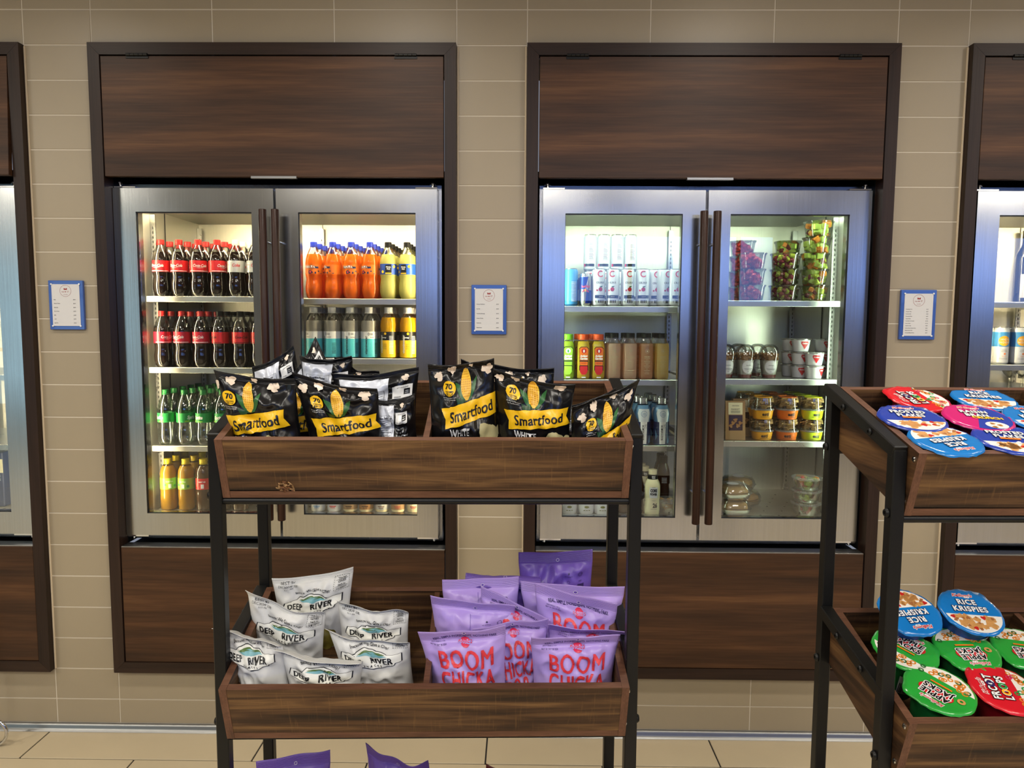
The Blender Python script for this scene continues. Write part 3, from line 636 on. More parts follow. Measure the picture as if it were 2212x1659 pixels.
    if kind in ('tea_green', 'tea_red'):
        P = [(.026, 0), (.0325, .004), (.0335, .02), (.0335, .075), (.0325, .082), (.0335, .088), (.0335, .142), (.032, .152), (.0335, .158), (.030, .175), (.022, .192), (.0145, .200), (.0145, .206)]
        g = kind == 'tea_green'
        return bottle(kind, P, .184, 'amber_tea' if g else 'dark_tea', 'yellow_cap', .0165, (.203, .222), [(.092, .14, .0339, 'lime' if g else 'red')],
            [(.0339, 'white', J(txt('Gold Peak' if g else 'Gold Peak', -.001, .126, .006, bold=.02, sx=.8), rect(-.006, .097, .006, .115))), (.0341, 'green' if g else 'tomato', J(circ(-.02, .112, .006), circ(.021, .106, .006)))], lobes=0)
def juice(kind):
    if kind in ('garden_green', 'garden_orange'):
        g = kind == 'garden_green'; P = [(.024, 0), (.0268, .003), (.028, .01), (.028, .125), (.0265, .14), (.0215, .158), (.0185, .165), (.0185, .171)]
        M1, M2, M3 = ('green_juice', 'lime_cap', 'lime') if g else ('yellow_juice', 'orange_cap', 'orange')
        sh = [(-.017, .055), (.017, .055), (.019, .10), (.020, .128), (.012, .136), (-.012, .136), (-.020, .128), (-.019, .10)]
        return bottle(kind, P, .15, M1, M2, .022, (.168, .188), [], [(.0286, 'black', J(poly(sh), rect(-.019, .035, .019, .056))), (.029, M3, J(xf(poly(sh), 0, .0055, .93, sy=.94))), (.0295, 'red' if not g else 'white', circ(0, .118, .0105)), (.0298, 'white' if not g else 'green', circ(0, .117, .0035, .0065)),
            (.0298, 'white', J(txt('Ardens', 0, .097, .0088, bold=.06, sx=.85), txt('Garden', 0, .086, .0088, bold=.06, sx=.85), rect(-.009, .004, .009, .009))), (.0296, 'ink', rect(-.0185, .073, .0185, .0775)), (.0296, 'red' if not g else 'lime', J(txt('fruit juice' if not g else 'celery juice', 0, .067, .0052, bold=.04, sx=.85), poly([(-.016, .03), (-.016, .054), (.016, .054), (.016, .03), (.008, .018), (-.008, .018)])))], sq=.45, lobes=0)
    if kind in ('peach', 'brown', 'gold'):
        P = [(.025, 0), (.0275, .003), (.029, .012), (.029, .135), (.027, .15), (.019, .166), (.0165, .172), (.0165, .178)]
        liq = {'peach': 'peach_juice', 'brown': 'brown_juice', 'gold': 'gold_juice'}[kind]; nm_ = 'GINGER HIBISCUS' if kind == 'peach' else 'FULFILL MINT'
        gs = [ring(0, .118, .0085, .0009), circ(0, .118, .003), txt(nm_, 0, .095, .0036, sx=.8, bold=.03)]+[rect(-w, .088-k*.0065, w, .0892-k*.0065) for k, w in enumerate((.012, .006, .013, .011, .005, .013, .009, .003, .012, .008, .01))]
        return bottle(kind, P, .158, liq, 'black_cap', .0195, (.176, .194), [], [(.0296, 'cream', J(*gs))], sq=.42, lobes=0)
    if kind == 'armor':
        P = [(.028, 0), (.0325, .004), (.0335, .02), (.0325, .06), (.0335, .064), (.0325, .10), (.031, .104), (.0345, .125), (.035, .135), (.031, .155), (.024, .17), (.0165, .176), (.0165, .182)]
        return bottle(kind, P, .172, 'mist_blue', 'foil', .019, (.180, .200), [(.006, .10, .034, 'navy')], [(.0345, 'white', poly([(-.012, .006), (.012, .006), (.014, .1), (-.014, .1)])), (.036, 'can_white', poly([(-.02, .10), (.02, .10), (.028, .135), (.022, .155), (-.022, .155), (-.028, .135)])), (.0352, 'black', J(txt('BODYARMOR', -.003, .055, .010, rot=PI/2, sx=.75, bold=.01), txt('LYTE', .009, .082, .007, rot=PI/2, sx=.75, bold=.01))),
            (.0368, 'mist_blue', J(ring(0, .134, .013, .0015), txt('LOW', 0, .136, .004, bold=.03), txt('CALORIE', 0, .130, .003, bold=.03))), (.0345, 'mist_blue', J(poly([(.02, .01), (.035, .01), (.028, .05)]), poly([(-.03, .02), (-.02, .04), (-.034, .07)])))], lobes=0)
    if kind == 'power':
        P = [(.027, 0), (.0305, .005), (.032, .02), (.0305, .05), (.0295, .062), (.0315, .075), (.0325, .10), (.0325, .128), (.029, .142), (.0215, .155), (.019, .163), (.019, .17)]
        return bottle(kind, P, .2, 'cream', 'cream', .0185, (.17, .196), [(.152, .176, .0215, 'black')], [(.033, 'white', poly([(-.016, .078), (.016, .078), (.02, .1), (.017, .124), (-.017, .124), (-.02, .1)])), (.0337, 'ink', J(txt('CORE', 0, .110, .0125, sx=.62, bold=.06), txt('POWER', 0, .094, .0095, sx=.62, bold=.06), txt('fairlife', 0, .124, .004), txt('26', .006, .046, .018, sx=.75, bold=.05), rect(-.012, .030, .016, .031), txt('VANILLA', 0, .067, .0028))), (.0222, 'white', J(txt('GREAT', 0, .168, .005, bold=.05, sx=.7), txt('TASTE', 0, .161, .005, bold=.05, sx=.7)))], shell='cream', lobes=0)
    if kind == 'shake':
        P = [(.026, 0), (.0295, .005), (.031, .03), (.0285, .06), (.031, .09), (.031, .12), (.024, .15), (.018, .165), (.018, .17)]
        return bottle(kind, P, .2, 'brown_bottle', 'black_cap', .0185, (.17, .198), [(.07, .11, .0316, 'brown_bottle')], [(.0322, 'white', J(*[rect(-.012, .075+k*.004, .012, .0765+k*.004) for k in range(7)]))], shell='brown_bottle', lobes=0)
def can(kind):
    R = .0285; h = .156
    if kind == 'bull': R = .0262; h = .135
    t = empty('drink_can', (0, 0, 0), 'x', 'can')
    body = {'celsius': 'can_white', 'celsius_back': 'can_white', 'bull': 'can_silver', 'bull_light': 'sky_blue', 'noon': 'can_white'}[kind]
    MB().lathe([(R*.72, .002), (R*.8, 0), (R, .008), (R, h-.012), (R*.86, h-.003)], 24).build('can_body', body, t, smooth=True)
    lid = MB().lathe([(R*.86, h-.003), (R*.88, h), (R*.83, h), (R*.8, h-.004)], 24).build('can_lid', 'can_silver', t, smooth=True)
    def L(m, g, off=.0006): lay(cut(g, XG, []), cylw(R, off), 'lettering', m, t)
    if kind == 'celsius':
        L('ink', J(txt('CELSIUS', 0, .098, .0075, bold=.02, sx=.9), rect(-.022, .033, .03, .046), txt('0', -.018, .02, .008), *[rect(-.008+k*.007, .014, -.004+k*.007, .026) for k in range(4)]))
        V, F = ring(.002, .134, .0135, .0045, 28); L('boom_red', (V, [f for k, f in enumerate(F) if 3 < k < 25]))
        L('strawberry', J(circ(.002, .070, .0085), circ(-.012, .066, .004))); L('leaf_green', poly([(-.004, .08), (.006, .078), (.012, .084), (.003, .0835)]), .0009)
        L('white', J(txt('LIVE FIT', .004, .0395, .0035)), .001)
    if kind == 'celsius_back': L('ink', J(*[rect(-.004, .05+k*.0055, .016-(k % 3)*.002, .0518+k*.0055) for k in range(15)], txt('CELSIUS', .004, .14, .005, bold=.02), rect(-.022, .018, .02, .03), outline([(-.006, .045), (.02, .045), (.02, .135), (-.006, .135)], .0008))); L('boom_pink', rect(-.03, .018, -.022, .03))
    if kind == 'bull':
        L('bull_blue', J(poly([(-.04, .07), (0, .07), (.012, h-.014), (-.028, h-.014)]), poly([(0, .012), (.04, .012), (.04, .066), (.006, .066)]))); L('boom_red', txt('Red Bull', .002, .082, .0095, bold=.04, sx=.85), .001); L('yellow', circ(0, .066, .006), .001)
        L('red', J(poly([(-.016, .06), (-.004, .07), (-.002, .064), (-.012, .056)]), poly([(.016, .06), (.004, .07), (.002, .064), (.012, .056)])), .0012)
    if kind == 'bull_light': L('can_white', J(*[rect(-.012, .02+k*.006, .012, .0225+k*.006) for k in range(14)])); L('bull_blue', J(rect(.018, .02, .03, .11)))
    if kind == 'noon':
        L('sky_blue', rect(-.06, .074, .06, .135)); L('sun_orange', circ(0, .098, .021), .001); L('can_white', J(txt('HIGH', .001, .104, .0078, bold=.02, sp=1.2), txt('NOON', .001, .092, .0078, bold=.02, sp=1.2)), .0014)
        L('ink', J(txt('VODKA', .002, .060, .0042, sp=1.1), txt('SELTZER', .002, .054, .0042, sp=1.1), rect(-.016, .026, .018, .0268), rect(-.016, .021, .018, .0218))); L('orange', J(circ(.004, .044, .004), txt('PEACH', .002, .034, .004)))
    return t
PROTO = {}; FOOD = {}
def proto(kind):
    if kind not in PROTO:
        f = juice if kind in ('garden_green', 'garden_orange', 'peach', 'brown', 'gold', 'armor', 'power', 'shake') else can if kind in ('celsius', 'celsius_back', 'bull', 'bull_light', 'noon') else FOOD[kind] if kind in FOOD else soda
        PROTO[kind] = [f(kind) if f not in FOOD.values() else f(), False]
    return PROTO[kind]
def place(kind, loc, label, group=None, rz=0, skip=()):
    p = proto(kind)
    if not p[1]: o = p[0]; p[1] = True
    else: o = copy_tree(p[0], None, skip)
    o.location = loc; o.rotation_euler = (0, 0, rz); o['label'] = label
    if group: o['group'] = group
    elif 'group' in o: del o['group']
    return o
rj = random.Random(11)
def row(kinds, z, rows, dy, y0, shelf, desc, group, dxb=0, spins=None):
    """kinds: (kind, x) in the front row, left to right; each stands at the head of a file running back"""
    for r in range(rows):
        for k, (kd, x) in enumerate(kinds):
            rz = (spins[k] if spins and r == 0 else rj.uniform(-.5, .5))
            lab = '%s, %s from left, %s row, %s' % (desc[kd], ORD[k], ('front', 'second', 'third', 'fourth', 'fifth')[r], shelf)
            place(kd, (x+dxb*r+rj.uniform(-.001, .001), y0+dy*r, z), lab, group, rz, skip=('lettering',) if r > 1 else ())
def X(px, py, Y): return at(px, py, Y).x
D = {'cola': 'red-capped cola bottle', 'diet': 'white-capped diet cola bottle', 'cherry': 'red-capped cherry cola bottle', 'zero': 'black-capped cola bottle', 'lime_soda': 'green-capped clear soda bottle', 'orange_soda': 'blue-capped orange soda bottle', 'lemonade': 'black-capped lemonade bottle',
     'vitamin_teal': 'teal-labelled flavoured water bottle', 'vitamin_yellow': 'yellow flavoured water bottle', 'tea_green': 'yellow-capped green-labelled tea bottle', 'tea_red': 'yellow-capped red-labelled tea bottle'}
Y0 = .222
row([('cola', X(351, 638, Y0)), ('cola', X(390, 638, Y0)), ('cola', X(431, 638, Y0)), ('cola', X(472, 638, Y0)), ('diet', X(512, 638, Y0)), ('diet', X(553, 638, Y0))], 1.7965, 4, .078, Y0, 'top shelf behind first glass door', D, 'colas on the top shelf', spins=[-.15, -.1, .5, 1.1, .25, .2])
row([('cherry', X(354, 788, Y0)), ('cherry', X(397, 788, Y0)), ('cherry', X(437, 788, Y0)), ('zero', X(478, 788, Y0)), ('zero', X(521, 788, Y0)), ('zero', X(562, 788, Y0))], 1.4975, 4, .078, Y0, 'second shelf behind first glass door', D, 'colas on the second shelf', spins=[1.0, -.3, -.2, -.9, .35, .2])
row([('lime_soda', X(362+40.5*k, 960, Y0)) for k in range(5)], 1.162, 5, .078, Y0, 'third shelf behind first glass door', D, 'clear sodas on the third shelf', spins=[-.5, 1.2, -.35, -.2, 0])
row([('tea_green', X(366, 1100, Y0)), ('tea_green', X(405, 1100, Y0)), ('tea_red', X(443, 1100, Y0)), ('tea_red', X(482, 1100, Y0)), ('tea_red', X(520, 1100, Y0))], .877, 3, .078, Y0, 'floor behind first glass door', D, 'teas on the refrigerator floor', spins=[.6, 0, .2, 0, 0])
row([('orange_soda', X(680+40*k, 643, Y0)) for k in range(4)]+[('lemonade', X(840, 643, Y0)), ('lemonade', X(880, 643, Y0))], 1.790, 5, .078, Y0, 'top shelf behind second glass door', D, 'orange sodas and lemonades', spins=[.0, -.9, -.05, -.5, .15, -.35])
row([('vitamin_teal', X(680, 768, Y0)), ('vitamin_teal', X(719, 768, Y0)), ('vitamin_teal', X(757, 768, Y0)), ('vitamin_teal', X(798, 768, Y0)), ('vitamin_yellow', X(840, 768, Y0)), ('vitamin_yellow', X(881, 768, Y0))], 1.540, 3, .076, Y0, 'second shelf behind second glass door', D, 'flavoured waters', spins=[-.9, -.5, .15, .2, -.4, .0])
def jar(cap, lab, col, liquid='can_white'):
    P = [(.025, 0), (.029, .003), (.030, .01), (.030, .11), (.026, .13), (.018, .145), (.018, .15)]
    return bottle('jar', P, .2, liquid, cap, .019, (.148, .168), [(.012, .1, .0306, lab)], [(.0312, col, J(circ(0, .05, .012), rect(-.014, .024, .014, .028), rect(-.01, .018, .01, .0205)))], shell=liquid, lobes=0)
for k, (a, c, d) in enumerate((('can_white', 'sky_blue', 'pale blue'), ('can_white', 'red', 'white and red'), ('kraft', 'brown_bottle', 'tan'), ('granola', 'brown_bottle', 'brown'), ('silver_label', 'potato_brown', 'silvery'), ('kraft', 'tomato', 'rust-printed tan'), ('cream', 'strawberry', 'cream'))):
    o = jar('white_cap', a, c, 'cream' if k > 1 else 'can_white'); o.location = (X(688+34.5*k, 1103, .215), .215, .877)
    tag(o, '%s drink bottle on the refrigerator floor, %s from left below second door' % (d, ORD[k]), 'bottle', 'bottles on the refrigerator floor')
# right-hand refrigerator
T = 'top shelf behind third glass door'
place('bull_light', (X(1233, 658, .215), .215, 1.764), 'pale blue slim energy drink can, left end of the top shelf behind third glass door', rz=.4)
place('bull', (X(1264, 658, .215), .215, 1.764), 'blue and silver energy drink can beside the pale blue can', rz=-.1)
place('bull', (X(1262, 658, .215)-.004, .275, 1.764), 'blue and silver energy drink can, hidden behind the front one', rz=.3)
for k, (px, y) in enumerate([(1292, .215), (1323, .215), (1355, .215), (1387, .215), (1412, .245), (1432, .222), (1456, .212)]):
    place('celsius', (X(px, 658, y), y, 1.764), 'white slim drink can, %s from left, lower front row, third door' % ORD[k], 'white slim cans on the top shelf', [.15, -.25, .1, -.1, .2, .5, .3][k])
xs = [X(px, 600, .345) for px in (1274, 1303, 1332, 1361)]
for k, x in enumerate(xs):
    place('celsius', (x, .345, 1.764), 'white slim can in the rear lower row, under the %s upper-tier can' % ORD[k], 'white slim cans on the top shelf', 0)
    place('celsius_back', (x, .345, 1.9205), 'white slim can turned to its ingredient panel, %s from left in the upper tier' % ORD[k], 'white slim cans on the top shelf', [-.1, 0, .05, -.05][k])
JD = {'garden_green': 'lime-capped green juice bottle', 'garden_orange': 'orange-capped fruit juice bottle', 'peach': 'black-capped peach-coloured juice bottle', 'brown': 'black-capped brown juice bottle', 'gold': 'black-capped golden juice bottle', 'armor': 'silver-capped blue sports drink bottle', 'power': 'cream protein shake bottle', 'shake': 'brown chocolate shake bottle'}
jr = [('garden_green', 1226), ('garden_orange', 1259), ('garden_orange', 1291), ('peach', 1325), ('peach', 1360), ('brown', 1395), ('gold', 1428)]
row([(a, X(c, 816, Y0)) for a, c in jr], 1.4585, 2, .07, Y0, 'second shelf behind third door', JD, 'juice bottles on the second shelf', spins=[0]*7, dxb=-.012)
row([('armor', X(c, 953, .215)) for c in (1346, 1387, 1427)], 1.1785, 4, .074, .215, 'third shelf behind third door', JD, 'sports drinks on the third shelf', spins=[0, 0, 0], dxb=-.006)
place('power', (X(1408, 1112, .2), .2, .877), 'cream protein shake bottle with a black neck label, front right on the refrigerator floor', rz=.0)
for k in range(4): place('power', (X(1400, 1112, .2)-.006-.004*k, .268+.068*k, .877), 'cream protein shake bottle, %s behind the front one on the floor' % ORD[k], 'protein shakes behind the front one')
for k in range(2): place('shake', (X(1435, 1112, .45), .50+.07*k, .877), 'brown chocolate shake bottle at the back, right of the protein shakes, %s' % ('nearer', 'farther')[k], 'brown shakes at the back')
for k, px in enumerate((1316, 1345, 1374)): place('shake', (X(px, 1112, .24), .24, .877), 'brown chocolate shake bottle below the snack bin, %s from left' % ORD[k], 'brown shakes below the snack bin')
def f_tub():
    t = empty('yogurt_tub', (0, 0, 0), 'x', 'tub')
    MB().lathe([(.029, 0), (.031, .002), (.0385, .05)], 24).build('cup', 'white', t, smooth=True)
    MB().lathe([(.0385, .05), (.0415, .05), (.0418, .054), (.040, .0555)], 24).build('lid', 'foil', t, smooth=True)
    g = poly([(-.014, .044), (.014, .044), (.016, .036), (0, .010), (-.016, .036)])
    fn = lambda off: (lambda x, y: ((.0312+.0075*y/.05+off)*math.sin(x/.035), -(.0312+.0075*y/.05+off)*math.cos(x/.035), y))
    lay(cut(g, XG, []), fn(.0006), 'printed_mark', 'red', t); lay(cut(txt('Chobani', 0, .036, .006, bold=.04, sx=.8), XG, []), fn(.0012), 'lettering', 'white', t)
    lay(cut(J(*[rect(.026, .014+k*.006, .048, .0165+k*.006) for k in range(4)]), XG, []), fn(.0006), 'lettering', 'teal', t)
    return t
def f_white_tub():
    t = empty('snack_tub', (0, 0, 0), 'x', 'tub')
    MB().lathe([(.028, 0), (.031, .003), (.0335, .02), (.0335, .075), (.031, .085)], 24).build('tub_body', 'white', t, smooth=True)
    MB().lathe([(.033, .085), (.033, .097), (.031, .099)], 24).build('lid', 'white_cap', t, smooth=True)
    lay(cut(J(circ(0, .034, .010, .005), rect(-.014, .018, -.006, .021), rect(-.003, .018, .004, .021), rect(.007, .018, .014, .021)), XG, []), cylw(.0335), 'printed_mark', 'olive', t)
    return t
def chunks(n, mats, r, zr, sz, seed, box=False):
    """a heap of cut pieces; the containers show them pressed against their walls"""
    rnd = random.Random(seed); b = MB()
    for k in range(n):
        a = rnd.uniform(0, 2*PI); q = math.sqrt(rnd.random()); z = rnd.uniform(*zr); rr = (r-sz*.55)*q; s = sz*rnd.uniform(.7, 1.1)
        rr *= .82+.18*(z/zr[1])
        X_ = Matrix.Translation((rr*math.cos(a), rr*math.sin(a), z)) @ Matrix.Rotation(rnd.uniform(0, 3), 4, 'Z') @ Matrix.Rotation(rnd.uniform(0, 3), 4, 'X')
        mi = rnd.randrange(len(mats)); kind = mats[mi]
        if kind.startswith('melon') or kind == 'cracker':
            if kind == 'cracker': b.box(-s, s, -.0018, .0018, -s*.8, s*.8, mi, X_)
            else: b.bbox(-s*.7, s*.7, -s*.5, s*.5, -s*.5, s*.5, s*.12, mi, X_)
        else: b.lathe([(s*.05, -s*.7), (s*.42, -s*.5), (s*.56, 0), (s*.42, s*.5), (s*.05, s*.7)], 10, mi, X_)
    return b
def fruit_cup(mats, seed, n=46, sz=.017):
    def f():
        t = empty('fruit_cup', (0, 0, 0), 'x', 'fruit cup')
        MB().lathe([(.041, 0), (.045, .003), (.053, .058), (.056, .059), (.057, .0625)], 28, sq=.3, cap=False).build('cup', 'clear_plastic', t, smooth=True)
        MB().lathe([(.057, .0625), (.0575, .0655), (.05, .066), (.03, .067)], 28, sq=.3).build('lid', 'clear_plastic', t, smooth=True)
        tag(chunks(n, mats, .052, (.008, .056), sz, seed).build('fruit', mats, t, smooth=True), kind='stuff')
        return t
    return f
FOOD['straw_cup'] = fruit_cup(['strawberry', 'strawberry', 'tomato'], 3, 90, .020); FOOD['grape_cup'] = fruit_cup(['grape_green', 'grape_red', 'grape_red'], 5, 95, .017)
FOOD['melon_cup'] = fruit_cup(['melon_orange', 'melon_green', 'melon_orange', 'grape_red', 'melon_green', 'grape_green'], 7, 60, .023); FOOD['tub'] = f_tub; FOOD['white_tub'] = f_white_tub
def f_parfait():
    t = empty('parfait_cup', (0, 0, 0), 'x', 'parfait')
    MB().lathe([(.027, 0), (.028, .002), (.040, .095), (.042, .096), (.042, .099)], 24, cap=False).build('cup', 'clear_plastic', t, smooth=True)
    MB().lathe([(.042, .099), (.041, .103), (.040, .115), (.034, .130), (.022, .140), (.014, .143)], 24, cap=False).build('dome_lid', 'clear_plastic', t, smooth=True)
    MB().lathe([(.0265, .002), (.029, .016)], 20).build('berry_layer', 'berry_jam', t, smooth=True); MB().lathe([(.029, .016), (.037, .076)], 20).build('yogurt_layer', 'yogurt', t, smooth=True)
    tag(chunks(110, ['granola'], .042, (.078, .102), .010, 9).build('granola', 'granola', t), kind='stuff')
    fn = lambda off: (lambda x, y: ((.0285+.012*y/.095+off)*math.sin(x/.034), -(.0285+.012*y/.095+off)*math.cos(x/.034), y))
    lb = lay(cut(circ(0, .048, .026, .028), XG, []), fn(.0008), 'label', 'white', t)
    lay(cut(J(txt('market', 0, .056, .005), rect(-.018, .040, .018, .0412), rect(-.014, .036, .014, .037), rect(-.004, .028, .004, .029)), XG, []), fn(.0014), 'lettering', 'ink', lb); return t
def f_dip(col, word='esti'):
    def f():
        t = empty('dip_cup', (0, 0, 0), 'x', 'dip cup')
        MB().lathe([(.039, 0), (.040, .002), (.045, .034)], 28).build('bowl', col, t, smooth=True)
        MB().lathe([(.045, .034), (.0485, .035), (.0485, .040), (.0455, .041)], 28).build('rim', 'frosted_lid', t, smooth=True)
        MB().lathe([(.0455, .041), (.0455, .044), (.040, .086), (.037, .089), (.030, .0895)], 28, cap=False).build('cracker_dome', 'clear_plastic', t, smooth=True)
        MB().lathe([(.038, .0885), (.0385, .0905), (.037, .092), (.034, .092), (.034, .0885)], 28, cap=False).build('lid_ring', col, t, smooth=True)
        tag(chunks(60, ['cracker'], .042, (.046, .080), .013, 13).build('crackers', 'cracker', t), kind='stuff')
        fn = lambda off: (lambda x, y: ((.040+.005*y/.034+off)*math.sin(x/.042), -(.040+.005*y/.034+off)*math.cos(x/.042), y))
        lay(cut(J(txt(word, 0, .019, .0145, bold=.03), rect(-.02, .006, .02, .0072)), XG, []), fn(.0008), 'lettering', 'black', t); return t
    return f
FOOD['parfait'] = f_parfait; FOOD['dip_orange'] = f_dip('orange'); FOOD['dip_gold'] = f_dip('sun_orange'); 
mat('dip_lime', (206, 224, 40), .4); FOOD['dip_lime'] = f_dip('dip_lime')
def salad(mats, seed):
    def f():
        t = empty('deli_bowl', (0, 0, 0), 'x', 'deli bowl')
        MB().lathe([(.044, 0), (.048, .004), (.056, .044), (.058, .045)], 28, cap=False).build('bowl', 'tub_plastic', t, smooth=True)
        MB().lathe([(.058, .045), (.0625, .046), (.0625, .052), (.058, .054), (.05, .0525)], 28).build('lid', 'frosted_lid', t, smooth=True)
        tag(chunks(90, mats, .054, (.008, .044), .022, seed).build('salad', mats, t, smooth=True), kind='stuff'); return t
    return f
FOOD['salad_a'] = salad(['tomato', 'melon_green', 'olive', 'melon_orange'], 21); FOOD['salad_b'] = salad(['tomato', 'tomato', 'olive', 'melon_green'], 22); FOOD['salad_c'] = salad(['olive', 'tomato', 'potato_brown', 'bread'], 23)
FOOD['flan'] = salad(['bread', 'cream'], 25)
def f_clam():
    t = empty('clamshell', (0, 0, 0), 'x', 'clamshell')
    MB().lathe([(.050, 0), (.056, .004), (.066, .026), (.070, .027)], 28, sq=.55, cap=False).build('base', 'clear_plastic', t, smooth=True)
    MB().lathe([(.070, .028), (.066, .029), (.062, .045), (.052, .062), (.036, .064)], 28, sq=.55).build('lid', 'tub_plastic', t, smooth=True)
    b = MB().lathe([(.046, .004), (.054, .01), (.055, .02), (.046, .024)], 24, sq=.4).lathe([(.050, .024), (.055, .03), (.052, .044), (.036, .054), (.01, .056)], 24, sq=.4)
    b.build('sandwich', 'bread', t, smooth=True)
    lay(circ(-.01, -.01, .026), lambda x, y: (x, y, .0648), 'label', 'paper', t, smooth=False); return t
FOOD['clam'] = f_clam
for k, px in enumerate((1229, 1266, 1300)): place('white_tub', (X(px, 1100, .21), .21, .877), 'white snack tub on the refrigerator floor, %s from left below the snack bin' % ORD[k], 'white tubs on the refrigerator floor')
place('flan', (X(1446, 1100, .25)-.005, .25, .877), 'frosted round deli bowl with tan filling right of the cream shake bottle')
# fruit cups
y = .245; S1 = 1.791; hh = .0665
for j in range(3): place('straw_cup', (X(1622, 645, y), y, S1+hh*j), 'strawberry cup, %s from the bottom of the front left stack' % ORD[j], 'strawberry cups', rj.uniform(-.1, .1))
for j in range(4): place('straw_cup', (X(1600, 645, y+.14), y+.14, S1+hh*j), 'strawberry cup in the rear left stack, %s from bottom' % ORD[j], 'strawberry cups')
for j in range(3): place('grape_cup', (X(1691, 645, y), y, S1+hh*j), 'grape cup, %s from the bottom of the front middle stack' % ORD[j], 'grape cups', rj.uniform(-.2, .2))
for j in range(4): place('melon_cup', (X(1700, 645, y+.14)-.005, y+.14, S1+hh*j), 'melon cup in the rear middle stack, %s from bottom' % ORD[j], 'melon cups')
for j in range(5): place('melon_cup', (X(1757+(0, 0, 0, 3, 5)[j], 645, y), y, S1+hh*j), 'melon and grape cup, %s from the bottom of the tall right stack' % ORD[j], 'melon cups', j*1.3)
y = .24; S2 = 1.464
for k, px in enumerate((1567, 1608, 1660)): place('parfait', (X(px, 808, y), y, S2), 'domed yogurt parfait cup, %s from left in the front row' % ORD[k], 'parfaits', rj.uniform(-.2, .2))
for k, px in enumerate((1592, 1635)): place('parfait', (X(px, 808, y+.1), y+.1, S2), 'domed yogurt parfait cup in the rear row, %s from left' % ORD[k], 'parfaits')
for k, (px, yy, n) in enumerate(((1757, .225, 2), (1727, .285, 3), (1705, .37, 3), (1775, .33, 3))):
    for j in range(n): place('tub', (X(px, 812, yy), yy, S2+.0562*j), 'white yogurt tub, %s of the %s stack right of the parfaits' % (('bottom', 'middle', 'top')[j] if n == 3 else ('bottom', 'top')[j], ('front', 'second', 'third', 'rear right')[k]), 'yogurt tubs', [.7, -.1, .3][j] if k == 0 else rj.uniform(-.6, .3))
place('tub', (X(1740, 812, .24), .262, S2+.1126), 'white yogurt tub crowning the front two stacks', 'yogurt tubs', -.3) if False else None
y = .245; S3 = 1.201
for k, (px, kd, d) in enumerate(((1645, 'dip_gold', 'amber-banded'), (1698, 'dip_orange', 'orange-banded'), (1752, 'dip_lime', 'lime-banded'))):
    for r in range(3):
        for j in range(2): place(kd, (X(px, 945, y)-.006*r, y+.1*r, S3+.0925*j), '%s dip cup with cracker dome, %s of pair, %s row' % (d, ('bottom', 'top')[j], ('front', 'second', 'third')[r]), 'dip cups with crackers', rj.uniform(-.3, .1) if r == 0 else 1)
def pouch(x, y, z, rz, lab):
    t = empty('snack_pouch', (x, y, z), lab, 'pouch', None, rz)
    MB().add([(-.042, -.03, 0), (.042, -.03, 0), (.042, .03, 0), (-.042, .03, 0), (-.042, -.012, .165), (.042, -.012, .165), (.042, .012, .165), (-.042, .012, .165)], [(3, 2, 1, 0), (4, 5, 6, 7), (0, 1, 5, 4), (1, 2, 6, 5), (2, 3, 7, 6), (3, 0, 4, 7)]).build('pouch_body', 'kraft', t)
    f = lambda off: (lambda a, c: (a, -.03+.018*c/.165-off, c))
    w = lay(rect(-.028, .04, .03, .105), f(.0008), 'window', 'brown_bottle', t, smooth=False); lay(J(*[blob(-.02+.01*k, .06+.012*(k % 3), .008, k) for k in range(5)]), f(.0012), 'nuts_print', 'granola', t, smooth=False)
    l = lay(rect(-.03, .108, .03, .158), f(.0008), 'label', 'cream', t, smooth=False); lay(J(txt('ON MAIN', 0, .145, .005), txt('MARKET', 0, .13, .007), *[rect(-.02, .114+.004*k, .02, .1155+.004*k) for k in range(3)]), f(.0014), 'lettering', 'ink', l, smooth=False)
pouch(X(1585, 945, .23), .235, S3, .0, 'kraft paper snack pouch with a dark window, left of the dip cups'); pouch(X(1600, 945, .3)+.005, .33, S3, .15, 'second kraft snack pouch standing behind the first')
y = .23
for j, kd in enumerate(('salad_c', 'salad_b', 'salad_a')): place(kd, (X(1740, 1100, y), y, .877+.0545*j), '%s frosted-lid salad bowl in the stack on the refrigerator floor' % ('bottom', 'middle', 'top')[j], 'salad bowls', j)
for k, (px, yy, z) in enumerate(((1585, .235, 0), (1583, .24, .066), (1606, .39, 0), (1592, .395, .066))): place('clam', (X(px, 1100, yy), yy, .877+z), 'clear clamshell sandwich pack, %s at lower left of fourth door' % ('front lower', 'front upper', 'rear lower', 'rear upper')[k], 'sandwich clamshells', k*.2)
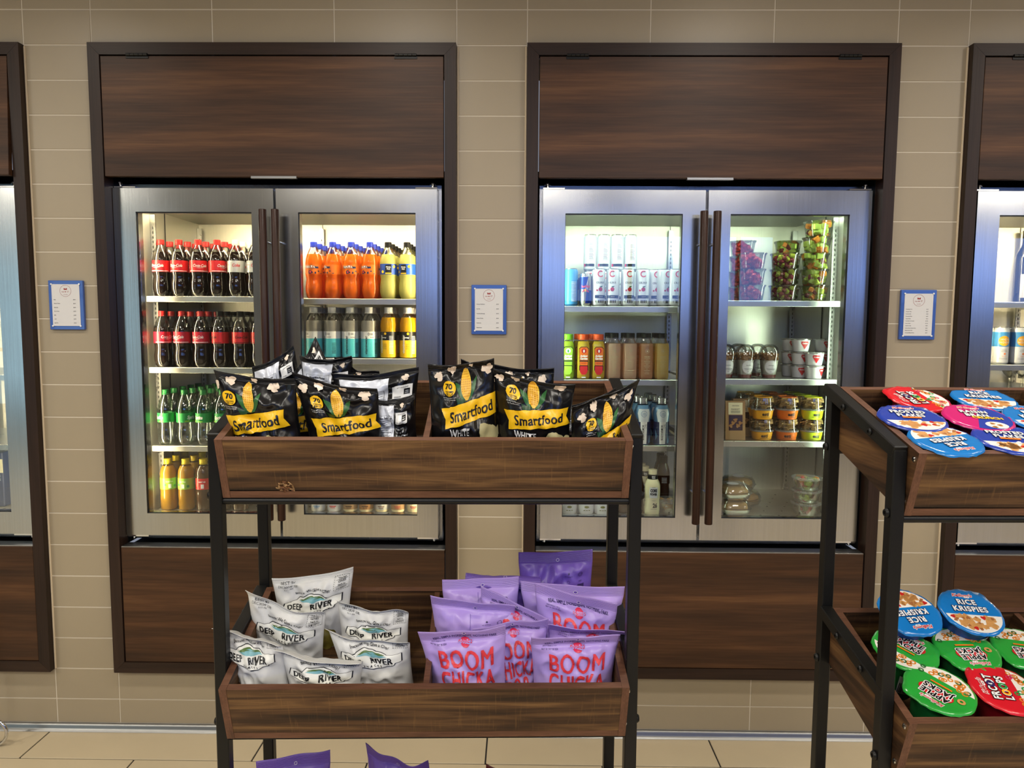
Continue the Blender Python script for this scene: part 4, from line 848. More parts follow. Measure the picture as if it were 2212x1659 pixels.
# far right refrigerator
t = empty('wine_bottle', (X(2210, 628, .3), .3, 1.791), 'dark wine bottle with a white label on the top shelf of the far right refrigerator', 'bottle')
MB().lathe([(.036, 0), (.0375, .005), (.0375, .18), (.034, .205), (.018, .235), (.0145, .25), (.0145, .30), (.0155, .305)], 28).build('bottle_glass', 'wine_glass_dark', t, smooth=True)
lay(cut(rect(-.035, .02, .035, .12), XG, []), cylw(.0375), 'label', 'paper', t)
row([('noon', X(2161, 770, Y0)), ('noon', X(2197, 770, Y0)), ('noon', X(2235, 770, Y0))], 1.531, 2, .06, Y0, 'far right refrigerator', {'noon': 'white seltzer can with orange sun'}, 'seltzer cans', spins=[-.2, 0, .2])
for k in range(3):
    t = empty('crystal_goblet', (X(2180+45*k, 826, .25), .25+.05*(k % 2), 1.421), 'clear stemmed glass on the third shelf of the far right refrigerator, %s from left' % ORD[k], 'glass', 'stemmed glasses')
    MB().lathe([(.03, 0), (.03, .002), (.006, .006), (.004, .05), (.02, .065), (.032, .085), (.03, .105)], 24, cap=False).build('glass_body', 'clear_plastic', t, smooth=True)
# leftmost refrigerator: the edge of one boxed item shows
t = empty('boxed_drink', (X(-12, 1000, .25), .25, .877), 'dark purple drink carton at the left picture edge behind the first door stile', 'carton')
MB().bbox(-.06, .05, -.02, .08, 0, .24, .003).build('carton_body', 'navy', t); MB().box(-.0605, .0505, -.021, -.0195, .15, .21).build('label', 'cream', t)
lay(J(txt('WATER', .012, .20, .012, bold=.02), txt('BUTLER', .012, .182, .012, bold=.02)), lambda a, c: (a, -.0218, c-.06), 'lettering', 'white', t, smooth=False)

# ------------------------------------------------------------------ snack racks
PHI = math.radians(1.9)
RACKS = [Vector((-.517, -1.645, 0)), Vector((.573, -1.72, 0))]
EX = Vector((math.cos(PHI), math.sin(PHI), 0)); EY = Vector((-math.sin(PHI), math.cos(PHI), 0))
TAU = math.radians(17)
BINS = [(.005, 1.397), (-.008, .983), (-.008, .571)]; BD, BH = .265, .1075
def binX(k):
    y, z = BINS[k]; c, s = math.cos(TAU), math.sin(TAU)
    return Matrix(((1, 0, 0, 0), (0, c, -s, y), (0, s, c, z), (0, 0, 0, 1)))
def rackW(r): return Matrix.Translation(RACKS[r]) @ Matrix.Rotation(PHI, 4, 'Z')
def rp(r, px, py, yl):
    """point on the rack's vertical plane yl behind its front legs"""
    d = ray(px, py); o = RACKS[r]+EY*yl; return CAM+d*((o-CAM).dot(EY)/d.dot(EY))
def board(x0, x1, t0, t1, n0, n1, X_, faces):
    """faces: material slot per face in the order bottom, top, front, back, left, right"""
    b = MB().box(x0, x1, t0, t1, n0, n1, 0, X_); b.m = list(faces); return b
def screw(b, x, X_, t, n, r=.0045, s=-1):
    b.lathe([(r, 0), (r, .0012), (r*.7, .0022)], 12, X=X_ @ Matrix.Translation((x, t, n)) @ Matrix.Rotation(s*PI/2, 4, 'Y'))
def rack(r):
    t = empty('display_rack', RACKS[r], ['black metal snack rack with tilted wooden bins of popcorn and chip bags', 'black metal snack rack with tilted wooden bins of cereal cups, at right edge'][r], 'rack', None, PHI)
    L = .021; Wd = .724; yr = .22
    for x in (0, Wd-L):
        for y, h in ((0, 1.500), (yr, 1.572)):
            x_ = x+(.004 if y and x == 0 else 0)
            b = MB().bbox(x_, x_+L, y, y+L, 0, h, .0016); b.build('leg', 'black_metal', t)
            f = MB().lathe([(.012, 0), (.012, .006)], 12, X=Matrix.Translation((x_+L/2, y+L/2, 0))); f.build('foot', 'black_plastic', t)
        for (ya, za, yb, zb) in ((.0, 1.506, yr+L, 1.583), (.0, 1.116, yr, 1.166), (.0, .704, yr, .754)):
            th = math.atan2(zb-za, yb-ya); ln = math.hypot(zb-za, yb-ya)
            b = MB().bbox(x-.0005, x+L+.0005, 0, ln, -L, 0, .0016, X=Matrix.Translation((0, ya, za)) @ Matrix.Rotation(th, 4, 'X')); rl = b.build('side_rail', 'black_metal', t)
            s = -1 if x == 0 else 1; bx = (x-.0005) if x == 0 else x+L+.0005
            for q in (.30, .68): MB().lathe([(.0058, 0), (.0062, .0015), (.0045, .004), (.0025, .004), (.0025, .002)], 14, X=Matrix.Translation((bx, ya+(yb-ya)*q, za+(zb-za)*q-.011)) @ Matrix.Rotation(s*PI/2, 4, 'Y')).build('bolt', 'black_metal', rl, smooth=True)
        s = -1 if x == 0 else 1; bx = x if x == 0 else x+L
        for (y, z) in ((.0105, 1.400), (.0105, 1.004), (.0105, .59), (yr+.0105, 1.466), (yr+.0105, 1.06), (yr+.0105, .64)):
            MB().lathe([(.0072, 0), (.0076, .0018), (.0055, .005), (.003, .005), (.003, .003)], 16, X=Matrix.Translation((bx+(.004 if y > .1 and x == 0 else 0), y, z)) @ Matrix.Rotation(s*PI/2, 4, 'Y')).build('bolt', 'black_metal', t, smooth=True)
    for k in range(3):
        y0, z0 = BINS[k]
        for y, z in ((.0105, z0-.0065), (yr+.0105, z0-.0065+.068)):
            MB().tube([(L-.001, y, z), (Wd-L+.001, y, z)], .0062, 12).build('crossbar', 'black_metal', t, smooth=True)
        X_ = binX(k); x0, x1 = .022, .702; w = .0125
        bn = board(x0+w, x1-w, 0, BD, 0, .0125, X_, (0, 0, 1, 0, 0, 0)).build('bin', ['rustic_board', 'edge_band'], t)
        g = .0005 if k else .002
        board(x0+w, x1-w, .0, w, .0125+g, BH, X_, (0, 1, 0, 0, 0, 0)).build('front_board', ['rustic_board', 'edge_band'], bn)
        board(x0+w, x1-w, BD-w, BD, .0125, BH, X_, (0, 1, 0, 0, 0, 0)).build('back_board', ['rustic_board', 'edge_band'], bn)
        board(.357, .367, w, BD-w, .0125, BH-.003, X_, (0, 1, 0, 0, 0, 0)).build('divider', ['rustic_side', 'edge_band'], bn)
        for xa, xb in ((x0, x0+w), (x1-w, x1)):
            sb = board(xa, xb, -.0006, BD, 0, BH+.0005, X_, (0, 1, 2, 0, 0, 0)).build('side_board', ['rustic_side', 'edge_band', 'edge_band_v'], bn)
        for xs, s in ((x0, -1), (x1, 1)):
            for n_ in (.021, .094):
                b = MB(); screw(b, xs, X_, .0075, n_, s=s); b.build('screw', 'chrome', bn, smooth=True)
        if r == 0 and k == 0:
            rn = random.Random(8); tx = .1285; V = []; F = []; b = MB()
            for q in range(80):
                a = rn.uniform(0, PI); d = rn.uniform(.001, .0135); cx_, cz_ = tx+d*math.cos(a)*1.05, .0145+d*math.sin(a)*1.3
                ln = rn.uniform(.002, .006); an = rn.uniform(0, PI); dp = rn.uniform(.001, .004); wd = rn.uniform(.0005, .0014)
                ux, uz = math.cos(an)*ln, math.sin(an)*ln
                P = [(cx_-ux, -.0002, cz_-uz), (cx_+ux, -.0002, cz_+uz), (cx_+ux*.6-uz*wd/ln, -dp, cz_+uz*.6+ux*wd/ln), (cx_-ux*.6-uz*wd/ln, -dp*.6, cz_-uz*.6+ux*wd/ln)]
                b.add(P, [(0, 1, 2, 3)], q % 2, X_)
            tag(b.build('torn_veneer', ['kraft', 'potato_brown'], bn, fix=False), kind='stuff')
    return t
rack(0); rack(1)

# ------------------------------------------------------------------ printed bag designs, in millimetres on a flat bag, kept as 0..1 across and up
NU, NV = 42, 54
def txtb(s, cx, cy_, h, d, **k):
    return J(*[txt(s, cx+a*d, cy_+b_*d, h, **k) for a, b_ in ((-1, -.7), (1, -.7), (-1, .7), (1, .7))])
GU = [i/NU for i in range(1, NU)]; GV = [i/NV for i in range(1, NV)]
def norm(g, W, H): return cut(([(min(.995, max(.005, x/W)), min(.995, max(.003, y/H))) for x, y in g[0]], g[1]), GU, GV)
def design(W, H, L): return [(n, m, norm(g, W, H)) for n, m, g in L]
def corn(cx, cy_, s=1):
    k = []
    for j in range(12):
        for i in range(5):
            w = math.sin(PI*min(.97, .16+j/13.5))**.6; k.append(circ(cx+(i-2)*4.3*w*s-j*.12*s, cy_+(j*3.9+3)*s, 1.5*s*w, 1.35*s, 6))
    body = [(cx+11.2*s*math.sin(PI*min(1, .13+.87*j/14))**.62, cy_+50*s*j/14) for j in range(15)]+[(cx-11.2*s*math.sin(PI*min(1, .13+.87*j/14))**.62, cy_+50*s*j/14) for j in range(14, -1, -1)]
    body[0] = (cx+2.5*s, cy_-4*s); body[-1] = (cx-2.5*s, cy_-4*s)
    leaf = lambda pts: poly([(cx+x*s, cy_+y*s) for x, y in pts])
    G = J(leaf([(-2, -6), (-9, -4), (-16, 4), (-23, 20), (-24, 28), (-13, 22), (-8, 8)]), leaf([(3, -5), (10, -2), (20, 14), (25, 34), (16, 26), (8, 10)]))
    Dk = J(leaf([(0, -4), (8, 2), (12, 18), (11, 34), (15, 40), (6, 26), (3, 8)]), leaf([(-3, -2), (-14, -1), (-24, 2), (-21, -8), (-16, -22), (-12, -14), (-8, -8)]))
    return poly(body), J(*k), G, Dk
def fluff(cx, cy_, r, s): return J(blob(cx-r*.5, cy_, r*.6, s, 20, .13), blob(cx+r*.35, cy_+r*.3, r*.62, s+1, 20, .13), blob(cx+r*.1, cy_-r*.5, r*.56, s+2, 20, .13))
cb, ck, lg, ld = corn(70, 122)
a8 = math.radians(9)
def rr_(pts, cx, cy_, a): return [(cx+x*math.cos(a)-y*math.sin(a), cy_+x*math.sin(a)+y*math.cos(a)) for x, y in pts]
band = rr_([(-60, -17), (-56, -1), (-61, 17), (62, 17), (57, 0), (64, -17)], 77, 99, a8)
SMART = design(145, 190, [('leaf_print', 'leaf_green', lg), ('leaf_print', 'leaf_dark', ld), ('corn_print', 'corn_yellow', cb), ('corn_print', 'corn_kernel', ck), ('logo_band', 'band_yellow', poly(band)),
    ('lettering', 'ink', txtb('Smartfood', 79, 98.5, 18.5, .55, sx=.82, sp=1.07, rot=a8, shear=.12, res=4)), ('badge', 'band_yellow', circ(33, 140, 12.5, n=24)), ('lettering', 'black', J(txtb('70', 33, 143, 9.5, .4, shear=.1), txt('CALORIES', 33, 134.2, 2.4, bold=.03), txt('PER CUP', 33, 130.6, 2.4, bold=.03))),
    ('lettering', 'white', J(txt('See Nutrition Information', 33, 124.5, 1.7), txt('For Total Fat Content.', 33, 121, 1.7), txt('WHITE', 52, 66, 13.5, sx=.72, bold=.02), txt('CHEDDAR', 52, 49, 13.5, sx=.72, bold=.02), txt('FLAVORED POPCORN', 52, 36, 4))),
    *[('popcorn_print', 'popcorn', g_) for g_ in (fluff(40, 172, 9, 1), fluff(12, 160, 8, 5), fluff(118, 166, 10, 9), fluff(84, 180, 6, 4))], *[('popcorn_print', 'popcorn_olive', g_) for g_ in (blob(112, 58, 19, 3, 20, .1), blob(134, 62, 8, 6, am=.1))]])
SMART_BACK = design(145, 190, [('nutrition_panel', 'bag_silver', poly([(8, 96), (88, 96), (92, 176), (8, 176)])), ('lettering', 'ink', J(outline([(20, 102), (84, 102), (84, 152), (20, 152)], .8), txt('Nutrition Facts', 51, 146, 5.5, bold=.04, sx=.9), *[rect(23, 138-5*k, 81-6*(k % 3), 139.2-5*k) for k in range(7)])),
    ('label', 'white', poly([(98, 128), (134, 128), (134, 156), (98, 156)])), ('lettering', 'black', J(txt('smartlabel', 116, 151, 3.6), rect(118, 134, 130, 147), *[rect(101, 130+1.6*k, 114, 130.6+1.6*k) for k in range(2)])), ('lettering', 'white', J(rect(120.5, 137, 127.5, 138), rect(120.5, 141, 127.5, 142))),
    ('lettering', 'can_white', J(*[txt(s, 98, 116-9*k, 5.2, sx=.95, align='L') for k, s in enumerate(('We are', 'born with', 'deep, primal', 'need for', 'airy white', 'cheddar.', "It's a fact."))])), ('popcorn_print', 'popcorn', fluff(120, 172, 6, 2))])
def serif(s, cx, cy_, h, sx=1, rot=0, sp=1.08):
    return txtb(s, cx, cy_, h, .5, sx=sx, rot=rot, sp=sp, res=3)
sh = [(14, 92), (20, 116), (44, 122), (52, 133), (66, 141), (82, 141), (96, 134), (106, 124), (134, 128), (134, 104), (122, 100), (120, 94), (106, 90), (96, 84), (80, 80), (62, 82), (48, 88), (34, 90)]
sq_ = lambda g: ([(x, 118+(y-80)*.70) for x, y in g[0]], g[1])
RIVER = design(148, 195, [('photo_print', 'potato_brown', J(blob(24, 62, 26, 3, 22, .12), blob(92, 40, 24, 5, 22, .12))), ('photo_print', 'chip_olive', J(blob(60, 56, 27, 8, 24, .14), blob(110, 60, 22, 11, 24, .14), blob(30, 30, 22, 2, 24, .14), blob(80, 20, 26, 7, 24, .14))),
    ('shield', 'ink', sq_(poly(sh))), ('shield', 'shield_white', sq_(xf(poly([(x-74, y-110) for x, y in sh]), 74, 110, .962, sy=.93))), ('emblem', 'hill_green', sq_(xf(poly([(-24, 4), (-12, 12), (2, 15), (16, 11), (26, 3), (10, 2)]), 76, 120))), ('emblem', 'river_teal', sq_(J(xf(poly([(-26, 1), (-12, 6), (6, 8), (20, 4), (30, -1), (0, -3)]), 76, 120), xf(poly([(-8, 9), (4, 12), (12, 9), (2, 8)]), 76, 120)))),
    ('lettering', 'black', J(serif('DEEP', 42, 134.5, 10.5, .95, .04), serif('RIVER', 95, 136.5, 12.5, .9, .06), txt('S  N  A  C  K  S', 78, 124.5, 3.8, bold=.03, rot=.03))), ('lettering', 'ink', J(txt('Because We Give a Chip!', 76, 168, 5.0, arc=80, bold=.012, sx=.98), txt('BEST BY', 30, 184, 5.6, sx=.95), txt('DEC3024F 33B', 30, 177, 4.2), txt('6:11 AM', 30, 171.5, 3.2))),
    ('lettering', 'black', J(dashed(117, 160, 143, 185, 7, .8), txt('This bag', 130, 181, 3, bold=.02), txt('GIVES', 130, 175.5, 3.8, bold=.02), txt('back to', 130, 169.8, 3, bold=.02), txt('CHARITY', 130, 164, 3, bold=.02), rect(120, 178.1, 140, 178.7), rect(120, 166.7, 140, 167.2)))])
def tall(s, cx, cy_, h, sx): return txtb(s, cx, cy_, h, .7, sx=sx, sp=1.09)
BOOM = design(152, 195, [('lettering', 'purple_ink', J(txt('REAL, SIMPLE INGREDIENTS. NOTHING FAKE.', 80, 182, 4.8, bold=.02, sx=.84, arc=300), txt('2507418526 2 17:31', 32, 171, 2.2), txt('BEST BY DEC 28 2024', 32, 167, 2.2))), ('emblem', 'boom_pink', circ(80, 170.5, 8.4, n=24)), ('lettering', 'bag_lilac', txt("ANGIE'S", 80, 170.5, 5.2, bold=.1)),
    ('lettering', 'boom_red', J(txt("ANGIE'S", 80, 170.5, 5.0, bold=0), tall('BOOM', 80, 144, 31, .76), tall('CHICKA', 80, 109, 31, .60), tall('POP', 80, 74, 31, .76))), ('hang_hole', 'bag_violet', circ(80, 189, 2.4)), ('hang_hole', 'white', ring(80, 189, 3.1, .7))])
BOOM_BACK = design(152, 195, [('lettering', 'purple_ink', J(ring(126, 154, 4.6, .7), txt('GLUTEN', 126, 154, 1.8), txt('FREE', 126, 141, 2.4), txt('100%', 102, 128, 3, bold=.02), txt('WHOLE GRAIN', 102, 124, 1.8), circ(102, 156, 1.8), txt('NO ARTIFICIAL', 102, 151, 1.8), ring(102, 140, 2.6, .5), rect(120, 124, 134, 136), rect(120, 108, 134, 120))), ('hang_hole', 'bag_violet', circ(80, 180, 2.6)), ('hang_hole', 'white', ring(80, 180, 3.3, .7)), ('back_seam', 'bag_violet', rect(71, 8, 71.8, 168))])
def bag(r, kind, C4, T, seed, label, group, curl=.0, wave=.004, shift=0, vs_=0, body=None, crush=1, fold=None):
    """C4: four (px, py, yl): top left, top right, bottom right, bottom left of the face turned to the aisle"""
    P = [rp(r, *c) for c in C4]; TL, TR, BR, BL = P
    st = {'s': .065, 'r': .05, 'b': .115}[kind[0]]; sbm = .05
    n0 = ((BR-BL).cross(TL-BL)).normalized()
    if n0.dot(CAM-BL) < 0: n0 = -n0
    wv = (BR-BL).length
    def S(u, v, side=1, off=0):
        w = min(1, max(0, (v-sbm)/(1-st-sbm))); fv = max(0, math.sin(PI*w))**.5 if 0 < w < 1 else 0
        fu = max(0, 1-abs(2*u-1)**2.6)**.85
        uu = .5+(u-.5)*(1-.055*math.sin(PI*w))
        sag = .012*math.sin(PI*uu)*(v**3)*(1 if kind[0] != 'b' else .3)
        p = (BL*(1-uu)+BR*uu)*(1-v)+(TL*(1-uu)+TR*uu)*v
        a = T*fv*fu
        q = Vector((u*3.1+seed*3.7, v*3.7+seed*1.3, side*2.2)); nz = noise.noise(q); n2 = noise.noise(q*2.3+Vector((5, 1, 2)))
        crease = (1-2.2*abs(nz))*.0065+n2*.003+(1-3*abs(noise.noise(q*1.9+Vector((9, 4, seed)))))*.0045
        d1 = math.exp(-(1-st-v)/.10) if v < 1-st else 0; d0 = math.exp(-(v-sbm)/.08) if v > sbm else 0
        pl = (d1*math.sin(u*23+seed*1.9+2*math.sin(u*7+seed))+d0*math.sin(u*19+seed*2.3))*.0036
        h = side*(a+.0006)+(crease*crush*fu*min(1, fv*2)+pl*fu)*(1 if side > 0 else .6)
        hs = 0
        z = max(0, (v-(1-st*1.6))/(st*1.6)); hs += curl*z**1.5
        hs += wave*math.sin(u*5.3+seed*2.1)*(v**2)+.6*wave*math.sin(u*11+seed)*v*v
        p = p+n0*(h+hs+off)-Vector((0, 0, 1))*sag*.6
        if fold and v > fold[0]:   # the top of the bag folds over towards the aisle
            k = (v-fold[0])/(1-fold[0]); hgt = (TL-BL).length*(1-fold[0]); an = fold[1]*k
            p = p-Vector((0, 0, 1))*hgt*k*(1-math.cos(an))*.9+n0*hgt*k*math.sin(an)*.8
        return p
    base = (BL+BR)/2; b = MB(); uv = []
    G = [[S(i/NU, j/NV, 1) for i in range(NU+1)] for j in range(NV+1)]
    def on(u, v, off):   # a point of the finished front face, lifted a hair
        u = min(.998, max(.002, u))*NU; v = min(.997, max(.002, v))*NV; i, j = min(NU-1, int(u)), min(NV-1, int(v)); a, c = u-i, v-j
        A, B_, C_, D_ = G[j][i], G[j][i+1], G[j+1][i+1], G[j+1][i]
        nn = (B_-A).cross(D_-A); nn = nn.normalized() if nn.length > 1e-12 else n0
        if nn.dot(n0) < 0: nn = -nn
        return (A*(1-a)+B_*a)*(1-c)+(D_*(1-a)+C_*a)*c+(nn+n0*.3)*off
    for side in (1, -1):
        o = len(b.v)
        for j in range(NV+1):
            for i in range(NU+1): b.v.append(S(i/NU, j/NV, side)); uv.append((i/NU, j/NV))
        for j in range(NV):
            for i in range(NU):
                a = o+j*(NU+1)+i; f = (a, a+1, a+NU+2, a+NU+1); b.f.append(f if side > 0 else f[::-1]); b.m.append(0)
    o2 = (NU+1)*(NV+1); ed = [i for i in range(NU+1)]+[(j+1)*(NU+1)+NU for j in range(NV)]+[NV*(NU+1)+NU-1-i for i in range(NU)]+[(NV-1-j)*(NU+1) for j in range(NV-1)]
    for k in range(len(ed)): a, c = ed[k], ed[(k+1) % len(ed)]; b.f.append((c, a, a+o2, c+o2)); b.m.append(0)
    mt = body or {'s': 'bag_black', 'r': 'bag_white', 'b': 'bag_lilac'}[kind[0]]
    me = b.mesh('snack_bag', mt, base, smooth='all', fix=False); ul = me.uv_layers.new(name='UVMap')
    for p in me.polygons:
        for li in p.loop_indices: ul.data[li].uv = uv[me.loops[li].vertex_index]
    ob = bpy.data.objects.new({'s': 'popcorn_bag', 'r': 'chip_bag', 'b': 'kettle_corn_bag'}[kind[0]], me); COL.objects.link(ob); ob.location = base
    tag(ob, label, 'snack bag', group)
    des = {'sf': SMART, 'sb': SMART_BACK, 'rf': RIVER, 'bf': BOOM, 'bb': BOOM_BACK}[kind]
    for k, (nm, m, g) in enumerate(des):
        c = lay(g, lambda x, y: on(x+shift, y+vs_, .0007+.0002*k), nm, m, ob, base)
        if c.data.materials[0].name.startswith('bag_'):
            ul = c.data.uv_layers.new(name='UVMap')
            for l in ul.data: l.uv = (.5, .5)
    return ob
SG, RG, BG = 'popcorn bags in the top bin', 'chip bags in the middle bin', 'kettle corn bags in the middle bin'
# top bin, left compartment, back to front
bag(0, 'sb', [(545, 792, .20), (634, 746, .20), (672, 905, .21), (560, 960, .21)], .018, 3, 'silver-backed popcorn bag tilted left at the rear of the top bin', SG, .004)
bag(0, 'sb', [(632, 808, .175), (681, 727, .19), (745, 850, .20), (690, 900, .20)], .014, 14, 'popcorn bag with a black spike-like corner rising highest in the top bin', SG, .0, wave=.008)
bag(0, 'sb', [(648, 765, .165), (760, 768, .165), (770, 940, .19), (660, 940, .19)], .02, 6, 'popcorn bag with a silvery back, rear centre of the left compartment', SG, .008)
bag(0, 'sf', [(722, 770, .18), (820, 800, .18), (830, 940, .20), (735, 930, .20)], .02, 8, 'crumpled black popcorn bag leaning right behind the second bag', SG, .006, wave=.012)
bag(0, 'sb', [(716, 805, .12), (905, 792, .13), (900, 970, .15), (760, 980, .15)], .02, 9, 'popcorn bag showing its white nutrition panel and smart label', SG, .003, shift=.02)
bag(0, 'sf', [(570, 815, .115), (722, 830, .115), (728, 1000, .13), (580, 1000, .13)], .02, 10, 'popcorn bag squeezed behind the two front left bags', SG)
bag(0, 'sb', [(800, 862, .06), (895, 850, .06), (908, 1010, .075), (812, 1020, .075)], .016, 11, 'small dark popcorn bag back with label, left of the divider', SG, shift=-.1)
bag(0, 'sf', [(466, 797, .03), (638, 816, .03), (664, 1020, .045), (516, 1032, .045)], .022, 1, 'popcorn bag standing at the left front corner of the top bin', SG, .004, shift=-.085, vs_=.035)
bag(0, 'sf', [(631, 802, .035), (816, 838, .035), (838, 1010, .05), (684, 1030, .05)], .022, 2, 'popcorn bag second from left in the front of the top bin', SG, .006, shift=.03, vs_=.035)
# right compartment
bag(0, 'sf', [(996, 772, .16), (1062, 780, .16), (1080, 950, .18), (1000, 950, .18)], .015, 21, 'popcorn bag showing only its crimped top behind the divider pair', SG, .006, wave=.01)
bag(0, 'sf', [(1062, 784, .13), (1196, 792, .13), (1200, 985, .15), (1062, 985, .15)], .02, 22, 'popcorn bag directly behind the upright right centre bag', SG, .006)
bag(0, 'sb', [(1190, 880, .12), (1330, 835, .12), (1330, 985, .15), (1215, 985, .15)], .02, 23, 'popcorn bag with a white strip behind the rightmost bag', SG, .004)
bag(0, 'sf', [(925, 784, .035), (1066, 770, .05), (1082, 1020, .05), (930, 1030, .045)], .024, 4, 'popcorn bag just right of the divider with its top pinched open', SG, .014, wave=.010, shift=.08, vs_=.055)
bag(0, 'sf', [(1066, 795, .035), (1242, 828, .035), (1226, 1030, .05), (1080, 1030, .05)], .024, 5, 'upright popcorn bag with WHITE lettering, right centre of the top bin', SG, .010, vs_=.10)
bag(0, 'sf', [(1232, 872, .03), (1378, 814, .05), (1340, 1040, .05), (1228, 1066, .045)], .024, 7, 'slumped popcorn bag at the right end of the top bin', SG, .014, wave=.008, shift=.06)
# middle bin, chips
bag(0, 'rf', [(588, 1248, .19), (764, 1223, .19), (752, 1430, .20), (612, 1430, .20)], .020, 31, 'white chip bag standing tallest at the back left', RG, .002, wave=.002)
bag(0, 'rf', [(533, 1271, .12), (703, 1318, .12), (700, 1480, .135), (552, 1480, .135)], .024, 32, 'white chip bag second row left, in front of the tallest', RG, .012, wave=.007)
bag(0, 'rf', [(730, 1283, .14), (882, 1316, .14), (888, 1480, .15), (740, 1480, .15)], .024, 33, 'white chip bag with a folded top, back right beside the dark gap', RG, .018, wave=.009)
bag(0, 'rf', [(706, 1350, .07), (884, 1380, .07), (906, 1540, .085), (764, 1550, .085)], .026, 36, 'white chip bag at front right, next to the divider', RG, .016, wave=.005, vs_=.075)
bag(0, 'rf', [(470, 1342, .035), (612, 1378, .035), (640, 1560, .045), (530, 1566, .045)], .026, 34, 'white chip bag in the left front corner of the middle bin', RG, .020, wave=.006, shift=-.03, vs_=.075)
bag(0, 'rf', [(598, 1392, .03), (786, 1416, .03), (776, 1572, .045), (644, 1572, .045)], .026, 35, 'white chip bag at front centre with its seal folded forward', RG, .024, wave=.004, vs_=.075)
# middle bin, kettle corn
bag(0, 'bb', [(1120, 1194, .195), (1280, 1186, .195), (1278, 1400, .205), (1124, 1400, .205)], .020, 41, 'violet kettle corn bag back, tallest at the rear right', BG, .0, wave=.002, body='bag_violet')
bag(0, 'bb', [(1006, 1212, .19), (1168, 1222, .19), (1160, 1400, .20), (1012, 1400, .20)], .020, 42, 'violet kettle corn bag with folded top, rear centre', BG, .012, wave=.004, body='bag_violet', fold=(.84, 1.9))
bag(0, 'bb', [(955, 1252, .15), (1121, 1244, .15), (1118, 1430, .165), (960, 1430, .165)], .022, 43, 'lilac kettle corn bag back, rear left below the folded one', BG, .0, wave=.002)
bag(0, 'bb', [(1124, 1256, .15), (1350, 1268, .15), (1326, 1440, .165), (1140, 1440, .165)], .022, 44, 'lilac kettle corn bag with a wide ribbed seal, rear right', BG, .0, wave=.002)
bag(0, 'bb', [(931, 1278, .105), (1113, 1304, .105), (1100, 1480, .12), (944, 1480, .12)], .024, 45, 'lilac kettle corn bag back with a curled seal, second row left', BG, .012, wave=.004)
bag(0, 'bf', [(1040, 1262, .12), (1190, 1336, .10), (1150, 1500, .12), (1040, 1480, .13)], .018, 46, 'kettle corn bag slanting between the left and right stacks', BG, .004, wave=.003)
bag(0, 'bf', [(1155, 1257, .11), (1333, 1300, .11), (1322, 1490, .125), (1165, 1480, .125)], .022, 47, 'lilac kettle corn bag front, second row right', BG, .006, wave=.003, vs_=-.04)
bag(0, 'bf', [(1182, 1334, .075), (1368, 1352, .075), (1326, 1540, .09), (1190, 1530, .09)], .024, 48, 'pale-topped kettle corn bag behind the right front one', BG, .024, wave=.003)
bag(0, 'bf', [(1020, 1352, .07), (1184, 1326, .07), (1168, 1540, .085), (1080, 1540, .085)], .022, 49, 'kettle corn bag wedged between the two front ones', BG, .010, wave=.006)
bag(0, 'bf', [(903, 1360, .03), (1092, 1344, .03), (1098, 1568, .045), (948, 1568, .045)], .027, 50, 'kettle corn bag at the left front, beside the divider', BG, .012, wave=.004, vs_=.012)
bag(0, 'bf', [(1146, 1366, .03), (1338, 1364, .03), (1314, 1568, .045), (1150, 1568, .045)], .027, 51, 'kettle corn bag at the right front of the middle bin', BG, .014, wave=.003, vs_=.012)
# bottom bin
bag(0, 'bb', [(553, 1645, .16), (714, 1617, .16), (716, 1850, .18), (566, 1850, .18)], .022, 61, 'violet kettle corn bag at the left of the bottom bin', 'kettle corn bags in the bottom bin', .0, wave=.003, body='bag_violet')
bag(0, 'bb', [(790, 1602, .14), (926, 1634, .14), (936, 1860, .16), (800, 1860, .16)], .022, 62, 'violet kettle corn bag with a bent corner, centre of the bottom bin', 'kettle corn bags in the bottom bin', .02, wave=.012, body='bag_violet')
bag(0, 'bb', [(1050, 1645, .14), (1190, 1685, .14), (1180, 1860, .16), (1050, 1860, .16)], .02, 63, 'maroon snack bag at the right of the bottom bin', None, .004, wave=.004, body='bag_maroon')

